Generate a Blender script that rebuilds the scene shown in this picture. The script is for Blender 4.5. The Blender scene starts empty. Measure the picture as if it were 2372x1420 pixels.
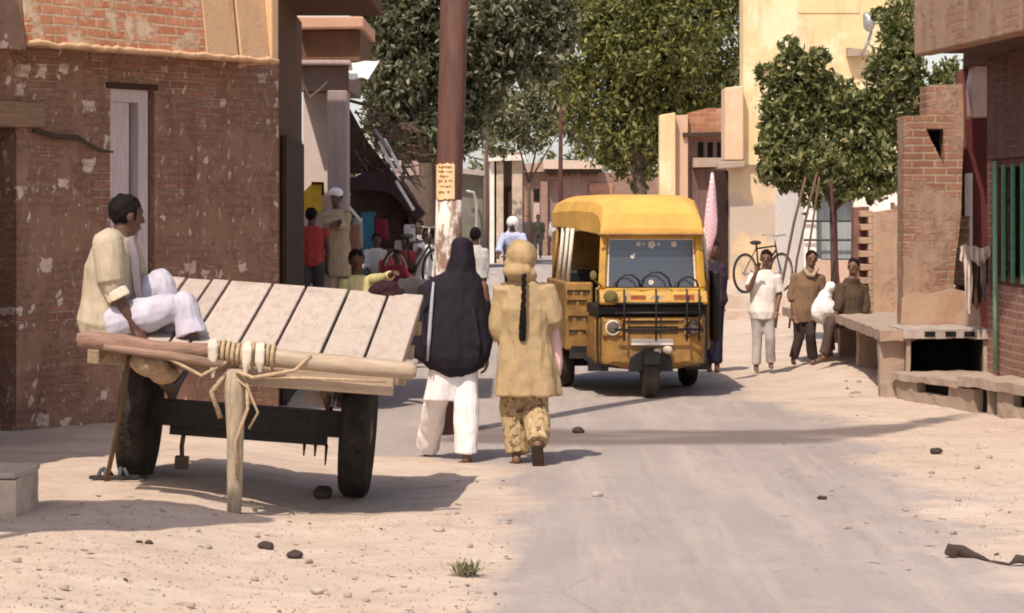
import bpy, math, random
from mathutils import Vector, Matrix, noise
import numpy as np
R = math.radians
scene = bpy.context.scene
col = scene.collection
rnd = random.Random(7)

# ------------------------------------------------------------ camera, world, sun, exposure
F, CX, HY, HC = 6000.0, 1186.0, 492.0, 1.8          # focal length in photo pixels, principal column, horizon row, eye height
cam_d = bpy.data.cameras.new("camera")
cam_d.sensor_width = 36.0
cam_d.lens = 36.0 * F / 2372.0
cam_d.shift_y = -(710.0 - HY) / 2372.0
cam_d.clip_start = 0.1
cam_d.clip_end = 3000
cam = bpy.data.objects.new("camera", cam_d)
cam.location = (0, 0, HC)
cam.rotation_euler = (R(90), 0, 0)
col.objects.link(cam)
scene.camera = cam

SUN_EL = R(55)
SHX, SHY = 0.40, 0.9165                                 # horizontal direction in which shadows fall
world = bpy.data.worlds.new("World")
scene.world = world
world.use_nodes = True
wn = world.node_tree
bg = wn.nodes["Background"]
sky = wn.nodes.new("ShaderNodeTexSky")
sky.sky_type = 'NISHITA'
sky.sun_disc = False
sky.sun_elevation = SUN_EL
sky.sun_rotation = R(203.6)
sky.dust_density = 3.0
sky.air_density = 1.0
# dusty pale air low over the horizon
wtc = wn.nodes.new("ShaderNodeTexCoord"); wsp = wn.nodes.new("ShaderNodeSeparateXYZ"); wrp = wn.nodes.new("ShaderNodeValToRGB")
wn.links.new(wtc.outputs["Generated"], wsp.inputs[0]); wn.links.new(wsp.outputs[2], wrp.inputs[0])
wrp.color_ramp.elements[0].position = 0.0; wrp.color_ramp.elements[0].color = (4.2, 4.0, 3.8, 1)
wrp.color_ramp.elements[1].position = 0.42; wrp.color_ramp.elements[1].color = (0, 0, 0, 1)
wmx = wn.nodes.new("ShaderNodeMix"); wmx.data_type = 'RGBA'; wmx.blend_type = 'ADD'; wmx.inputs[0].default_value = 1
wn.links.new(sky.outputs[0], wmx.inputs[6]); wn.links.new(wrp.outputs[0], wmx.inputs[7]); wn.links.new(wmx.outputs[2], bg.inputs[0])
bg.inputs[1].default_value = 0.13

sun_d = bpy.data.lights.new("sun", 'SUN')
sun_d.energy = 4.2
sun_d.angle = R(0.6)
sun_d.color = (1.0, 0.885, 0.75)
sun = bpy.data.objects.new("sun", sun_d)
ld = Vector((SHX * math.cos(SUN_EL), SHY * math.cos(SUN_EL), -math.sin(SUN_EL)))
sun.rotation_euler = ld.to_track_quat('-Z', 'Y').to_euler()
sun.location = (-20, -30, 40)
col.objects.link(sun)

scene.view_settings.view_transform = 'Standard'
scene.view_settings.look = 'None'
scene.view_settings.exposure = 0.04
scene.view_settings.gamma = 1.0
scene.view_settings.use_curve_mapping = False
scene.cycles.filter_width = 1.9
scene.cycles.max_bounces = 6

# ------------------------------------------------------------ helpers
def W(px, py, d):
    return Vector(((px - CX) * d / F, d, HC - (py - HY) * d / F))

def sstep(a, b, x):
    t = max(0.0, min(1.0, (x - a) / (b - a)))
    return t * t * (3 - 2 * t)

def interp(tab, v):
    if v <= tab[0][0]: return tab[0][1]
    for (a, b), (c, d) in zip(tab, tab[1:]):
        if v <= c: return b + (d - b) * (v - a) / (c - a)
    return tab[-1][1]

def srgb(r, g, b):
    f = lambda c: (c / 255 / 12.92) if c / 255 <= 0.04045 else ((c / 255 + 0.055) / 1.055) ** 2.4
    return (f(r), f(g), f(b))

class Nt:
    def __init__(s, name):
        s.m = bpy.data.materials.new(name)
        s.m.use_nodes = True
        s.t = s.m.node_tree
        s.p = s.t.nodes["Principled BSDF"]
        s.out = s.t.nodes["Material Output"]
        s.tc = s.t.nodes.new("ShaderNodeTexCoord")
    def n(s, typ, **kw):
        x = s.t.nodes.new(typ)
        for k, v in kw.items():
            setattr(x, k, v)
        return x
    def l(s, a, b): s.t.links.new(a, b)
    def noise(s, scale, detail=6, rough=.6, vec=None, stretch=None, dist=0):
        x = s.n("ShaderNodeTexNoise")
        x.inputs["Scale"].default_value = scale
        x.inputs["Detail"].default_value = detail
        x.inputs["Roughness"].default_value = rough
        x.inputs["Distortion"].default_value = dist
        v = vec or s.tc.outputs["Object"]
        if stretch:
            mp = s.n("ShaderNodeMapping")
            mp.inputs["Scale"].default_value = stretch
            s.l(v, mp.inputs["Vector"]); v = mp.outputs[0]
        s.l(v, x.inputs["Vector"])
        return x.outputs["Fac"]
    def ramp(s, fac, stops, interp='LINEAR'):
        r = s.n("ShaderNodeValToRGB")
        r.color_ramp.interpolation = interp
        e = r.color_ramp.elements
        while len(e) < len(stops): e.new(0.5)
        for el, (pos, c) in zip(e, stops):
            el.position = pos
            el.color = (c[0], c[1], c[2], 1) if hasattr(c, '__len__') else (c, c, c, 1)
        s.l(fac, r.inputs[0])
        return r.outputs[0]
    def mix(s, fac, a, b, mode='MIX'):
        x = s.n("ShaderNodeMix", data_type='RGBA', blend_type=mode)
        for sock, val in ((x.inputs[0], fac), (x.inputs[6], a), (x.inputs[7], b)):
            if hasattr(val, 'links'): s.l(val, sock)
            elif hasattr(val, '__len__'): sock.default_value = (val[0], val[1], val[2], 1)
            else: sock.default_value = val
        return x.outputs[2]
    def math(s, op, a, b=0.0):
        x = s.n("ShaderNodeMath", operation=op)
        for sock, val in ((x.inputs[0], a), (x.inputs[1], b)):
            if hasattr(val, 'links'): s.l(val, sock)
            else: sock.default_value = val
        return x.outputs[0]
    def bump(s, h, strength=.3, dist=.02):
        b = s.n("ShaderNodeBump")
        b.inputs["Strength"].default_value = strength
        b.inputs["Distance"].default_value = dist
        s.l(h, b.inputs["Height"])
        s.l(b.outputs[0], s.p.inputs["Normal"])
    def fin(s, colour, rough=.85, spec=.3, metal=0):
        if hasattr(colour, 'links'): s.l(colour, s.p.inputs["Base Color"])
        else: s.p.inputs["Base Color"].default_value = (*colour, 1)
        s.p.inputs["Roughness"].default_value = rough
        s.p.inputs["Specular IOR Level"].default_value = spec
        s.p.inputs["Metallic"].default_value = metal
        return s.m

def plain(name, c, var=.25, scale=9, rough=.85, spec=.25, bump=.25, bscale=60, metal=0, stretch=None, tint=None):
    n = Nt(name)
    f = n.noise(scale, 6, .65, stretch=stretch)
    c2 = tint or tuple(min(1, x * (1 + var)) for x in c)
    c1 = tuple(x * (1 - var) for x in c)
    cc = n.ramp(f, [(.3, c1), (.7, c2)])
    n.bump(n.noise(bscale, 4, .6, stretch=stretch), bump, .01)
    return n.fin(cc, rough, spec, metal)

def cloth(name, c, var=.18, pattern=None):
    n = Nt(name)
    f = n.noise(7, 5, .6)
    cc = n.ramp(f, [(.3, tuple(x * (1 - var) for x in c)), (.7, tuple(min(1, x * (1 + var)) for x in c))])
    if pattern:
        v = n.n("ShaderNodeTexVoronoi")
        v.inputs["Scale"].default_value = pattern[1]
        n.l(n.tc.outputs["Object"], v.inputs["Vector"])
        cc = n.mix(n.ramp(v.outputs["Distance"], [(.22, 1), (.34, 0)]), cc, pattern[0])
    h = n.noise(14, 3, .5, stretch=(1.6, 1.6, .35))
    n.bump(h, .5, .03)
    return n.fin(cc, .9, .15)

def brick(name, c1, c2, mortar, bw=.23, bh=.075, ax=(1, 1), msize=.012, plaster=None, pl_amt=.5, pl_scale=1.1, dirt=(.12, .08, .06), spots=None, stains=.5, strength=.8):
    n = Nt(name)
    sep = n.n("ShaderNodeSeparateXYZ"); n.l(n.tc.outputs["Object"], sep.inputs[0])
    u = n.math('ADD', n.math('MULTIPLY', sep.outputs[0], ax[0]), n.math('MULTIPLY', sep.outputs[1], ax[1]))
    wob = n.math('MULTIPLY', n.math('SUBTRACT', n.noise(2.2, 3), .5), .05)
    cmb = n.n("ShaderNodeCombineXYZ")
    n.l(n.math('ADD', u, wob), cmb.inputs[0]); n.l(n.math('ADD', sep.outputs[2], wob), cmb.inputs[1])
    b = n.n("ShaderNodeTexBrick")
    b.inputs["Scale"].default_value = 1
    b.inputs["Brick Width"].default_value = bw
    b.inputs["Row Height"].default_value = bh
    b.inputs["Mortar Size"].default_value = msize
    b.inputs["Mortar Smooth"].default_value = .3
    b.inputs["Bias"].default_value = -.1
    b.inputs["Color1"].default_value = (*c1, 1); b.inputs["Color2"].default_value = (*c2, 1)
    b.inputs["Mortar"].default_value = (*mortar, 1)
    n.l(cmb.outputs[0], b.inputs["Vector"])
    cc = b.outputs["Color"]
    cc = n.mix(n.ramp(n.noise(14, 6, .7), [(.35, .0), (.75, .45)]), cc, dirt)
    hgt = n.math('SUBTRACT', 1.0, b.outputs["Fac"])
    if plaster:
        f = n.ramp(n.noise(pl_scale, 9, .68), [(1 - pl_amt - .04, 0), (1 - pl_amt + .04, 1)])
        pc = n.ramp(n.noise(6, 7, .7), [(.3, tuple(x * .72 for x in plaster)), (.7, plaster)])
        cc = n.mix(f, cc, pc)
        hgt = n.math('MAXIMUM', hgt, n.math('MULTIPLY', f, 1.15))
    if spots:
        v = n.n("ShaderNodeTexVoronoi"); v.distance = 'CHEBYCHEV'
        v.inputs["Scale"].default_value = 4.2
        v.inputs["Randomness"].default_value = 1
        mp = n.n("ShaderNodeCombineXYZ")
        w2 = n.math('MULTIPLY', n.math('SUBTRACT', n.noise(9, 3), .5), .16)
        n.l(n.math('ADD', u, w2), mp.inputs[0]); n.l(n.math('MULTIPLY', n.math('ADD', sep.outputs[2], w2), 1.35), mp.inputs[1])
        n.l(mp.outputs[0], v.inputs["Vector"])
        sel = n.n("ShaderNodeSeparateColor"); n.l(v.outputs["Color"], sel.inputs[0])
        s1 = n.math('LESS_THAN', v.outputs["Distance"], n.math('MULTIPLY', n.math('SUBTRACT', sel.outputs[0], .40), .50))
        v2 = n.n("ShaderNodeTexVoronoi"); v2.inputs["Scale"].default_value = 9
        st = n.n("ShaderNodeMapping"); st.inputs["Scale"].default_value = (1.5, .7, 1)
        n.l(mp.outputs[0], st.inputs[0]); n.l(st.outputs[0], v2.inputs["Vector"])
        sel2 = n.n("ShaderNodeSeparateColor"); n.l(v2.outputs["Color"], sel2.inputs[0])
        s2 = n.math('LESS_THAN', v2.outputs["Distance"], n.math('MULTIPLY', n.math('SUBTRACT', sel2.outputs[1], .60), .75))
        ss = n.math('MAXIMUM', s1, s2)
        ss = n.math('MULTIPLY', ss, n.ramp(n.noise(2.2, 4), [(.30, 0), (.46, .85)]))
        cc = n.mix(n.ramp(n.noise(5.5, 8, .75, stretch=(1.3, 1.3, .8)), [(.575, 0), (.64, .5)]), cc, tuple(x * .82 for x in spots))
        cc = n.mix(n.ramp(n.noise(13, 5, .7, stretch=(1.6, 1.6, .7)), [(.61, 0), (.65, .85)]), cc, spots)
        cc = n.mix(ss, cc, spots)
    if stains:
        sf = n.ramp(n.noise(1.6, 7, .7, stretch=(2.4, 2.4, .5)), [(.5, 0), (.72, stains)])
        cc = n.mix(sf, cc, dirt)
    fine = n.noise(45, 5, .7)
    n.bump(n.math('ADD', n.math('MULTIPLY', hgt, 1.0), n.math('MULTIPLY', fine, .5)), strength, .02)
    return n.fin(cc, .95, .15)

def plasterm(name, c, stain, amt=.5, scale=1.2, patch=None, streak=True):
    n = Nt(name)
    cc = n.ramp(n.noise(3, 8, .7), [(.3, tuple(x * .86 for x in c)), (.7, c)])
    if patch:
        cc = n.mix(n.ramp(n.noise(scale, 9, .65), [(.5, 0), (.58, 1)]), cc, patch)
    sf = n.ramp(n.noise(scale * 1.7, 8, .72, stretch=(2.2, 2.2, .45) if streak else None), [(.52, 0), (.75, amt)])
    cc = n.mix(sf, cc, stain)
    n.bump(n.noise(30, 6, .7), .35, .02)
    return n.fin(cc, .93, .15)

class MB:
    def __init__(s): s.v = []; s.f = []
    def add(s, vs, fs):
        o = len(s.v)
        s.v += [tuple(x) for x in vs]
        s.f += [tuple(i + o for i in f) for f in fs]
        return s
    def box(s, c, d, rot=None):
        x, y, z = d[0] / 2, d[1] / 2, d[2] / 2
        vs = [Vector(p) for p in ((-x, -y, -z), (x, -y, -z), (x, y, -z), (-x, y, -z), (-x, -y, z), (x, -y, z), (x, y, z), (-x, y, z))]
        if rot is not None: vs = [rot @ v for v in vs]
        c = Vector(c)
        return s.add([v + c for v in vs], [(0, 3, 2, 1), (4, 5, 6, 7), (0, 1, 5, 4), (1, 2, 6, 5), (2, 3, 7, 6), (3, 0, 4, 7)])
    def bx(s, x0, x1, y0, y1, z0, z1):
        return s.box(((x0 + x1) / 2, (y0 + y1) / 2, (z0 + z1) / 2), (abs(x1 - x0), abs(y1 - y0), abs(z1 - z0)))
    def bar(s, p0, p1, w, h):
        p0, p1 = Vector(p0), Vector(p1)
        d = p1 - p0
        q = d.to_track_quat('X', 'Z').to_matrix()
        return s.box((p0 + p1) / 2, (d.length, w, h), q)
    def loft(s, rings, caps=True):
        n = len(rings[0]); vs = []; fs = []
        for r in rings: vs += r
        for i in range(len(rings) - 1):
            for j in range(n):
                k = (j + 1) % n
                fs.append((i * n + j, i * n + k, (i + 1) * n + k, (i + 1) * n + j))
        if caps:
            fs.append(tuple(range(n - 1, -1, -1)))
            fs.append(tuple((len(rings) - 1) * n + j for j in range(n)))
        return s.add(vs, fs)
    def tube(s, pts, rads, n=10, caps=True, flat=1.0):
        pts = [Vector(p) for p in pts]
        if not hasattr(rads, '__len__'): rads = [rads] * len(pts)
        rings = []
        up = None
        for i, p in enumerate(pts):
            t = (pts[min(i + 1, len(pts) - 1)] - pts[max(i - 1, 0)]).normalized()
            if up is None:
                up = Vector((0, 1, 0)) if abs(t.y) < .9 else Vector((1, 0, 0))
            a = (up - t * up.dot(t)).normalized(); b = t.cross(a); up = a
            rings.append([p + (a * math.cos(2 * math.pi * j / n) * flat + b * math.sin(2 * math.pi * j / n)) * rads[i] for j in range(n)])
        return s.loft(rings, caps)
    def cap(s, p0, p1, r0, r1=None, n=12):
        r1 = r0 if r1 is None else r1
        p0, p1 = Vector(p0), Vector(p1)
        d = (p1 - p0)
        if d.length < 1e-5: d = Vector((0, 0, 1e-4))
        t = d.normalized()
        pts = []; rr = []
        for a in (80, 55, 25): pts.append(p0 - t * r0 * math.sin(R(a))); rr.append(r0 * math.cos(R(a)))
        pts.append(p0); rr.append(r0); pts.append(p1); rr.append(r1)
        for a in (25, 55, 80): pts.append(p1 + t * r1 * math.sin(R(a))); rr.append(r1 * math.cos(R(a)))
        return s.tube(pts, rr, n)
    def ell(s, c, r, rot=None, n=16, m=10):
        c = Vector(c); rings = []
        for i in range(1, m):
            a = math.pi * i / m - math.pi / 2
            ring = []
            for j in range(n):
                b = 2 * math.pi * j / n
                v = Vector((r[0] * math.cos(a) * math.cos(b), r[1] * math.cos(a) * math.sin(b), r[2] * math.sin(a)))
                ring.append(c + (rot @ v if rot is not None else v))
            rings.append(ring)
        return s.loft(rings)
    def prism(s, poly, plane, a0, a1):
        n = len(poly)
        if plane == 'xz':
            A = [(x, a0, z) for x, z in poly]; B = [(x, a1, z) for x, z in poly]
        elif plane == 'yz':
            A = [(a0, y, z) for y, z in poly]; B = [(a1, y, z) for y, z in poly]
        else:
            A = [(x, y, a0) for x, y in poly]; B = [(x, y, a1) for x, y in poly]
        fs = [tuple(range(n)), tuple(range(2 * n - 1, n - 1, -1))]
        fs += [(i, i + n, (i + 1) % n + n, (i + 1) % n) for i in range(n)]
        return s.add(A + B, fs)
    def ring(s, c, Ra, r, axis='x', n=28, m=8, sx=1.0):
        c = Vector(c); vs = []; fs = []
        for i in range(n):
            a = 2 * math.pi * i / n
            for j in range(m):
                b = 2 * math.pi * j / m
                rad = Ra + r * math.cos(b); h = r * sx * math.sin(b)
                p = {'x': (h, rad * math.cos(a), rad * math.sin(a)), 'y': (rad * math.cos(a), h, rad * math.sin(a)), 'z': (rad * math.cos(a), rad * math.sin(a), h)}[axis]
                vs.append(c + Vector(p))
        for i in range(n):
            for j in range(m):
                fs.append((i * m + j, ((i + 1) % n) * m + j, ((i + 1) % n) * m + (j + 1) % m, i * m + (j + 1) % m))
        return s.add(vs, fs)
    def lathe(s, prof, c, axis='x', n=28):
        c = Vector(c); rings = []
        for h, r in prof:
            ring = []
            for j in range(n):
                a = 2 * math.pi * j / n
                p = {'x': (h, r * math.cos(a), r * math.sin(a)), 'y': (r * math.cos(a), h, r * math.sin(a)), 'z': (r * math.cos(a), r * math.sin(a), h)}[axis]
                ring.append(c + Vector(p))
            rings.append(ring)
        return s.loft(rings)
    def mesh(s, name):
        me = bpy.data.meshes.new(name)
        me.from_pydata(s.v, [], s.f)
        import bmesh
        b = bmesh.new(); b.from_mesh(me)
        bmesh.ops.recalc_face_normals(b, faces=b.faces[:])
        b.to_mesh(me); b.free()
        return me
    def build(s, name, mat, parent=None, smooth=False, bevel=0, world=False):
        me = s.mesh(name)
        if mat: me.materials.append(mat)
        o = bpy.data.objects.new(name, me)
        col.objects.link(o)
        if parent is not None:
            o.parent = parent
            if world: o.matrix_parent_inverse = parent.matrix_basis.inverted()
        if smooth:
            for p in me.polygons: p.use_smooth = True
        if bevel:
            b = o.modifiers.new("bevel", 'BEVEL'); b.width = bevel; b.segments = 2; b.limit_method = 'ANGLE'; b.angle_limit = R(40)
        return o

def tag(o, label=None, cat=None, group=None, kind=None):
    if label: o["label"] = label
    if cat: o["category"] = cat
    if group: o["group"] = group
    if kind: o["kind"] = kind
    return o

def recentre(o):
    """put the origin of a one-mesh thing at the middle of its base"""
    me = o.data
    xs = [v.co for v in me.vertices]
    lo = Vector((min(c.x for c in xs), min(c.y for c in xs), min(c.z for c in xs)))
    hi = Vector((max(c.x for c in xs), max(c.y for c in xs), max(c.z for c in xs)))
    c = Vector(((lo.x + hi.x) / 2, (lo.y + hi.y) / 2, lo.z))
    me.transform(Matrix.Translation(-c)); o.location = o.location + c
    return o

def thing(name, label, cat, loc=(0, 0, 0), rz=0, group=None):
    o = bpy.data.objects.new(name, None)
    o.empty_display_size = .2
    o.location = loc; o.rotation_euler = (0, 0, rz)
    col.objects.link(o)
    return tag(o, label, cat, group)

def copy_tree(o, parent=None):
    c = o.copy(); col.objects.link(c)
    if parent is not None: c.parent = parent
    for ch in [k for k in bpy.data.objects if k.parent == o]: copy_tree(ch, c)
    return c

def weather(o, edge=.12, amp=.012, sc=5.0, seed=0):
    import bmesh
    for m in list(o.modifiers): o.modifiers.remove(m)
    b = bmesh.new(); b.from_mesh(o.data)
    bmesh.ops.triangulate(b, faces=[f for f in b.faces if len(f.verts) > 4])
    for _ in range(5):
        e = [x for x in b.edges if x.calc_length() > edge]
        if not e: break
        bmesh.ops.subdivide_edges(b, edges=e, cuts=1, use_grid_fill=True)
        bmesh.ops.triangulate(b, faces=[f for f in b.faces if len(f.verts) > 4])
    b.normal_update()
    for v in b.verts:
        c = v.co * sc + Vector((seed, seed, 0))
        v.co += (noise.noise_vector(c) + .5 * noise.noise_vector(c * 3.1)) * amp
    b.to_mesh(o.data); b.free(); o.data.update()
    return o

scratch = bpy.data.scenes.new("scratch")
def solid(name, mb, mat, parent, voxel=.01, smooth=3, folds=0, fscale=(9, 9, 2.5), seed=0, mats2=None):
    """join overlapping pieces into one continuous skin"""
    o = mb.build(name, None, None)
    col.objects.unlink(o)
    r = o.modifiers.new("r", 'REMESH'); r.mode = 'VOXEL'; r.voxel_size = voxel; r.use_smooth_shade = True
    if smooth:
        sm = o.modifiers.new("s", 'SMOOTH'); sm.iterations = smooth; sm.factor = .5
    scratch.collection.objects.link(o)
    vl = scratch.view_layers[0]; vl.update()
    me = bpy.data.meshes.new_from_object(o.evaluated_get(vl.depsgraph))
    scratch.collection.objects.unlink(o)
    me.name = name
    o.modifiers.clear()
    col.objects.link(o)
    old = o.data; o.data = me; bpy.data.meshes.remove(old)
    me.materials.clear(); me.materials.append(mat)
    if folds:
        nv = len(me.vertices)
        co = np.empty(nv * 3, 'f'); no = np.empty(nv * 3, 'f')
        me.vertices.foreach_get('co', co); me.vertex_normals.foreach_get('vector', no)
        co = co.reshape(-1, 3); no = no.reshape(-1, 3)
        am = np.array([noise.noise((c[0] * fscale[0] + seed, c[1] * fscale[1], c[2] * fscale[2])) + .35 * noise.noise((c[0] * 22 + seed, c[1] * 22, c[2] * 12)) for c in co.tolist()])
        co = co + no * (am * folds)[:, None]
        me.vertices.foreach_set('co', co.astype('f').ravel()); me.update()
    if mats2:
        for m, test in mats2:
            me.materials.append(m); idx = len(me.materials) - 1
            for p in me.polygons:
                if test(p.center): p.material_index = idx
    for p in me.polygons: p.use_smooth = True
    if parent is not None: o.parent = parent
    return o

# ------------------------------------------------------------ materials
ROADC = srgb(206, 184, 176)
M = {}
M['wood'] = plain('worn_wood', (.42, .31, .21), .3, 6, .8, stretch=(8, 1, 8), bump=.5)
M['wood_pale'] = plain('pale_weathered_wood', (.47, .36, .26), .22, 5, .8, stretch=(1, 9, 9), bump=.5)
M['wood_red'] = plain('reddish_log', (.32, .195, .14), .35, 5, .8, stretch=(1.5, 9, 9), bump=.6)
M['wood_dark'] = plain('dark_wood', (.06, .035, .025), .35, 6, .8, stretch=(9, 9, 1), bump=.5)
M['plank'] = plain('sun_bleached_plank', (.57, .465, .385), .14, 4, .85, stretch=(7, .7, 7), bump=.35)
n = Nt('grey_cream_planks')
oi = n.n("ShaderNodeObjectInfo")
cc = n.ramp(n.noise(3.5, 8, .7, stretch=(8, .8, 8)), [(.28, (.42, .33, .27)), (.5, (.55, .45, .375)), (.75, (.62, .52, .44))])
cc = n.mix(n.math('MULTIPLY', oi.outputs["Random"], .4), cc, (.40, .32, .27))
cc = n.mix(n.ramp(n.noise(2.6, 8, .75), [(.52, 0), (.68, .55)]), cc, (.33, .25, .20))
cc = n.mix(n.ramp(n.noise(22, 5, .7, stretch=(3, .3, 3)), [(.62, 0), (.72, .6)]), cc, (.24, .17, .13))
n.bump(n.noise(12, 8, .7, stretch=(7, .6, 7)), .5, .01); M['plank'] = n.fin(cc, .9, .15)
M['post_wood'] = plain('barkless_post', (.47, .37, .265), .3, 5, .85, stretch=(9, 9, 1.2), bump=.7)
M['rope'] = plain('jute_rope', (.46, .33, .21), .3, 40, .95, bump=.6)
M['rag'] = cloth('rag_cloth', (.62, .54, .44))
M['tyre'] = plain('dusty_tyre', (.042, .034, .029), .45, 8, .95, .1, bump=.5)
M['tyre_dusty'] = plain('tread_dust', (.075, .058, .048), .45, 9, .95, bump=.6)
M['iron'] = plain('black_iron', (.03, .025, .022), .4, 14, .6, .4, bump=.4)
M['iron_rusty'] = plain('rusty_iron', (.16, .10, .07), .4, 16, .7, .4, bump=.4)
M['steel'] = plain('grey_steel', (.40, .38, .36), .2, 14, .45, .5, metal=.6)
M['skin'] = plain('brown_skin', (.185, .095, .06), .12, 9, .55, .35, bump=.05)
M['skin_dark'] = plain('dark_brown_skin', (.105, .05, .032), .12, 9, .55, .35, bump=.05)
M['hair'] = plain('black_hair', (.010, .007, .006), .3, 30, .75, .12, bump=.4)
M['dark_eye'] = plain('dark_eye', (.012, .010, .010), .1, 9, .3)
M['concrete'] = plain('worn_concrete', (.52, .41, .32), .25, 5, .9, bump=.5, bscale=25)
M['concrete_grey'] = plain('grey_concrete', (.42, .35, .31), .25, 4, .9, bump=.5, bscale=25)
M['black_void'] = plain('shade_black', (.012, .010, .009), .3, 5, .95)  # near-black that paints the shade inside openings
M['white_paint'] = plain('white_limewash', (.80, .74, .68), .12, 5, .9, bump=.3)
M['blue_paint'] = plain('blue_door_paint', (.05, .20, .30), .3, 6, .7)
M['yellow_paint'] = plain('yellow_board', (.68, .43, .05), .2, 6, .6)
M['green_paint'] = plain('green_window_paint', (.07, .22, .13), .3, 9, .6)
M['green_pale'] = plain('pale_green_paint', (.22, .38, .28), .2, 9, .6)

def leafmat(name, stops, transl=.3, rough=.5):
    n = Nt(name)
    g = n.n("ShaderNodeNewGeometry")
    c = n.ramp(g.outputs["Random Per Island"], stops)
    n.fin(c, rough, .4)
    tr = n.n("ShaderNodeBsdfTranslucent"); n.l(n.mix(.5, c, (.16, .18, .03)), tr.inputs["Color"])
    mx = n.n("ShaderNodeMixShader"); mx.inputs[0].default_value = transl
    n.l(n.p.outputs[0], mx.inputs[1]); n.l(tr.outputs[0], mx.inputs[2])
    n.l(mx.outputs[0], n.out.inputs["Surface"])
    return n.m
M['leaf_grey'] = leafmat('grey_green_leaves', [(0, (.045, .052, .026)), (.5, (.095, .10, .053)), (.8, (.19, .185, .105)), (1, (.36, .33, .22))], .2, .42)
M['leaf_deep'] = leafmat('deep_green_leaves', [(0, (.055, .065, .018)), (.5, (.125, .13, .034)), (.85, (.24, .225, .06)), (1, (.34, .31, .11))], .25)
M['leaf_olive'] = leafmat('olive_leaves', [(0, (.10, .11, .05)), (.6, (.20, .20, .10)), (1, (.38, .35, .22))], .3)
M['leaf_bright'] = leafmat('sunlit_green_leaves', [(0, (.06, .075, .022)), (.55, (.155, .17, .055)), (1, (.36, .33, .15))], .3, .4)
M['bark'] = plain('bark', (.10, .07, .05), .4, 8, .95, stretch=(6, 6, 1), bump=.8)
M['bamboo'] = plain('bamboo', (.135, .082, .05), .3, 8, .7, stretch=(6, 6, 1.5))

# ------------------------------------------------------------ ground and road: one sheet, split where the asphalt begins
LEFT = [(6, -.2), (10, -.15), (14, .02), (16, .05), (17.8, .05), (19, -.7), (20, -1.35), (24, -1.7), (30, -1.65), (40, -1.4), (60, -1.2), (100, -.8), (200, .5)]
RIGHT = [(6, 2.3), (11, 2.4), (13, 2.55), (17, 2.7), (23, 2.75), (26, 2.3), (30, 2.2), (45, 2.2), (60, 2.3), (100, 2.6), (200, 4)]
def nz(x, y, s, o=0): return noise.noise(Vector((x * s + o, y * s - o, o * .37)))
def road_mask(x, y):
    w = .42 + .012 * max(0, y - 20)
    e = .34 * nz(x, y, .9) + .14 * nz(x, y, 3.1, 4)
    a = sstep(-w, w, x - interp(LEFT, y) + e)
    b = sstep(-w * 1.8, w * 1.8, interp(RIGHT, y) - x + e * 1.6)
    return a * b
def dark_band(x, y):  # darker band curving across the road
    c = interp([(-.6, 20.9), (2.4, 20.75), (3.2, 21.6), (4.2, 23.4)], x) + .22 * nz(x, y, .8, 9)
    h = interp([(-.8, 1.05), (2.0, 1.05), (2.7, .7), (3.4, .4), (4.4, .25)], x) + .12 * nz(x, y, 2.3, 3)
    k = 1 - sstep(h * .45, h, abs(y - c))
    return k * sstep(-1.0, -.2, x) * (1 - sstep(3.7, 4.3, x)) * (.75 + .4 * nz(x, y, 1.7, 2))
def gh(x, y):
    near = 1 - sstep(26, 34, y)
    h = .125 * sstep(-1.05, -2.3, x) * near if x < -1 else 0
    h += .10 * sstep(2.9, 4.2, x) * (1 - .6 * sstep(40, 55, y)) * sstep(25.5, 29, y)
    h += .07 * math.exp(-((x - 4.25) / .5) ** 2 - ((y - 19.8) / 1.1) ** 2)
    h += .07 * math.exp(-((x - 3.5) / .5) ** 2 - ((y - 27.5) / 1.6) ** 2)
    off = 1 - road_mask(x, y)
    return h + off * (.026 * nz(x, y, 1.1, 6) + .016 * nz(x, y, 4.3, 1) + .009 * nz(x, y, 9, 2)) * (1 if y < 45 else .3) + .008 * nz(x, y, .5, 8)

def axis(spans):
    out = []
    for a, b, s in spans:
        k = max(1, round((b - a) / s)); out += [a + (b - a) * i / k for i in range(k)]
    return out + [spans[-1][1]]
gx = axis([(-900, -100, 200), (-100, -20, 16), (-20, -5, 1), (-5, 6, .09), (6, 20, 1), (20, 100, 16), (100, 900, 200)])
gy = axis([(-60, 0, 12), (0, 8, 1), (8, 26, .09), (26, 45, .25), (45, 110, 2), (110, 300, 12), (300, 1500, 200)])
nx, ny = len(gx), len(gy)
gv = []; ga = []; gd = []
for y in gy:
    for x in gx:
        fine = -6 < x < 8 and 5 < y < 130
        gv.append((x, y, gh(x, y) if fine else (.1 if x > 4 else 0)))
        ga.append(road_mask(x, y) if -20 < x < 20 else 0)
        gd.append(dark_band(x, y) if (-2 < x < 5 and 17 < y < 26) else 0)
ground_f = []; road_f = []
for j in range(ny - 1):
    for i in range(nx - 1):
        q = (j * nx + i, j * nx + i + 1, (j + 1) * nx + i + 1, (j + 1) * nx + i)
        (road_f if max(ga[k] for k in q) > .03 else ground_f).append(q)

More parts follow.
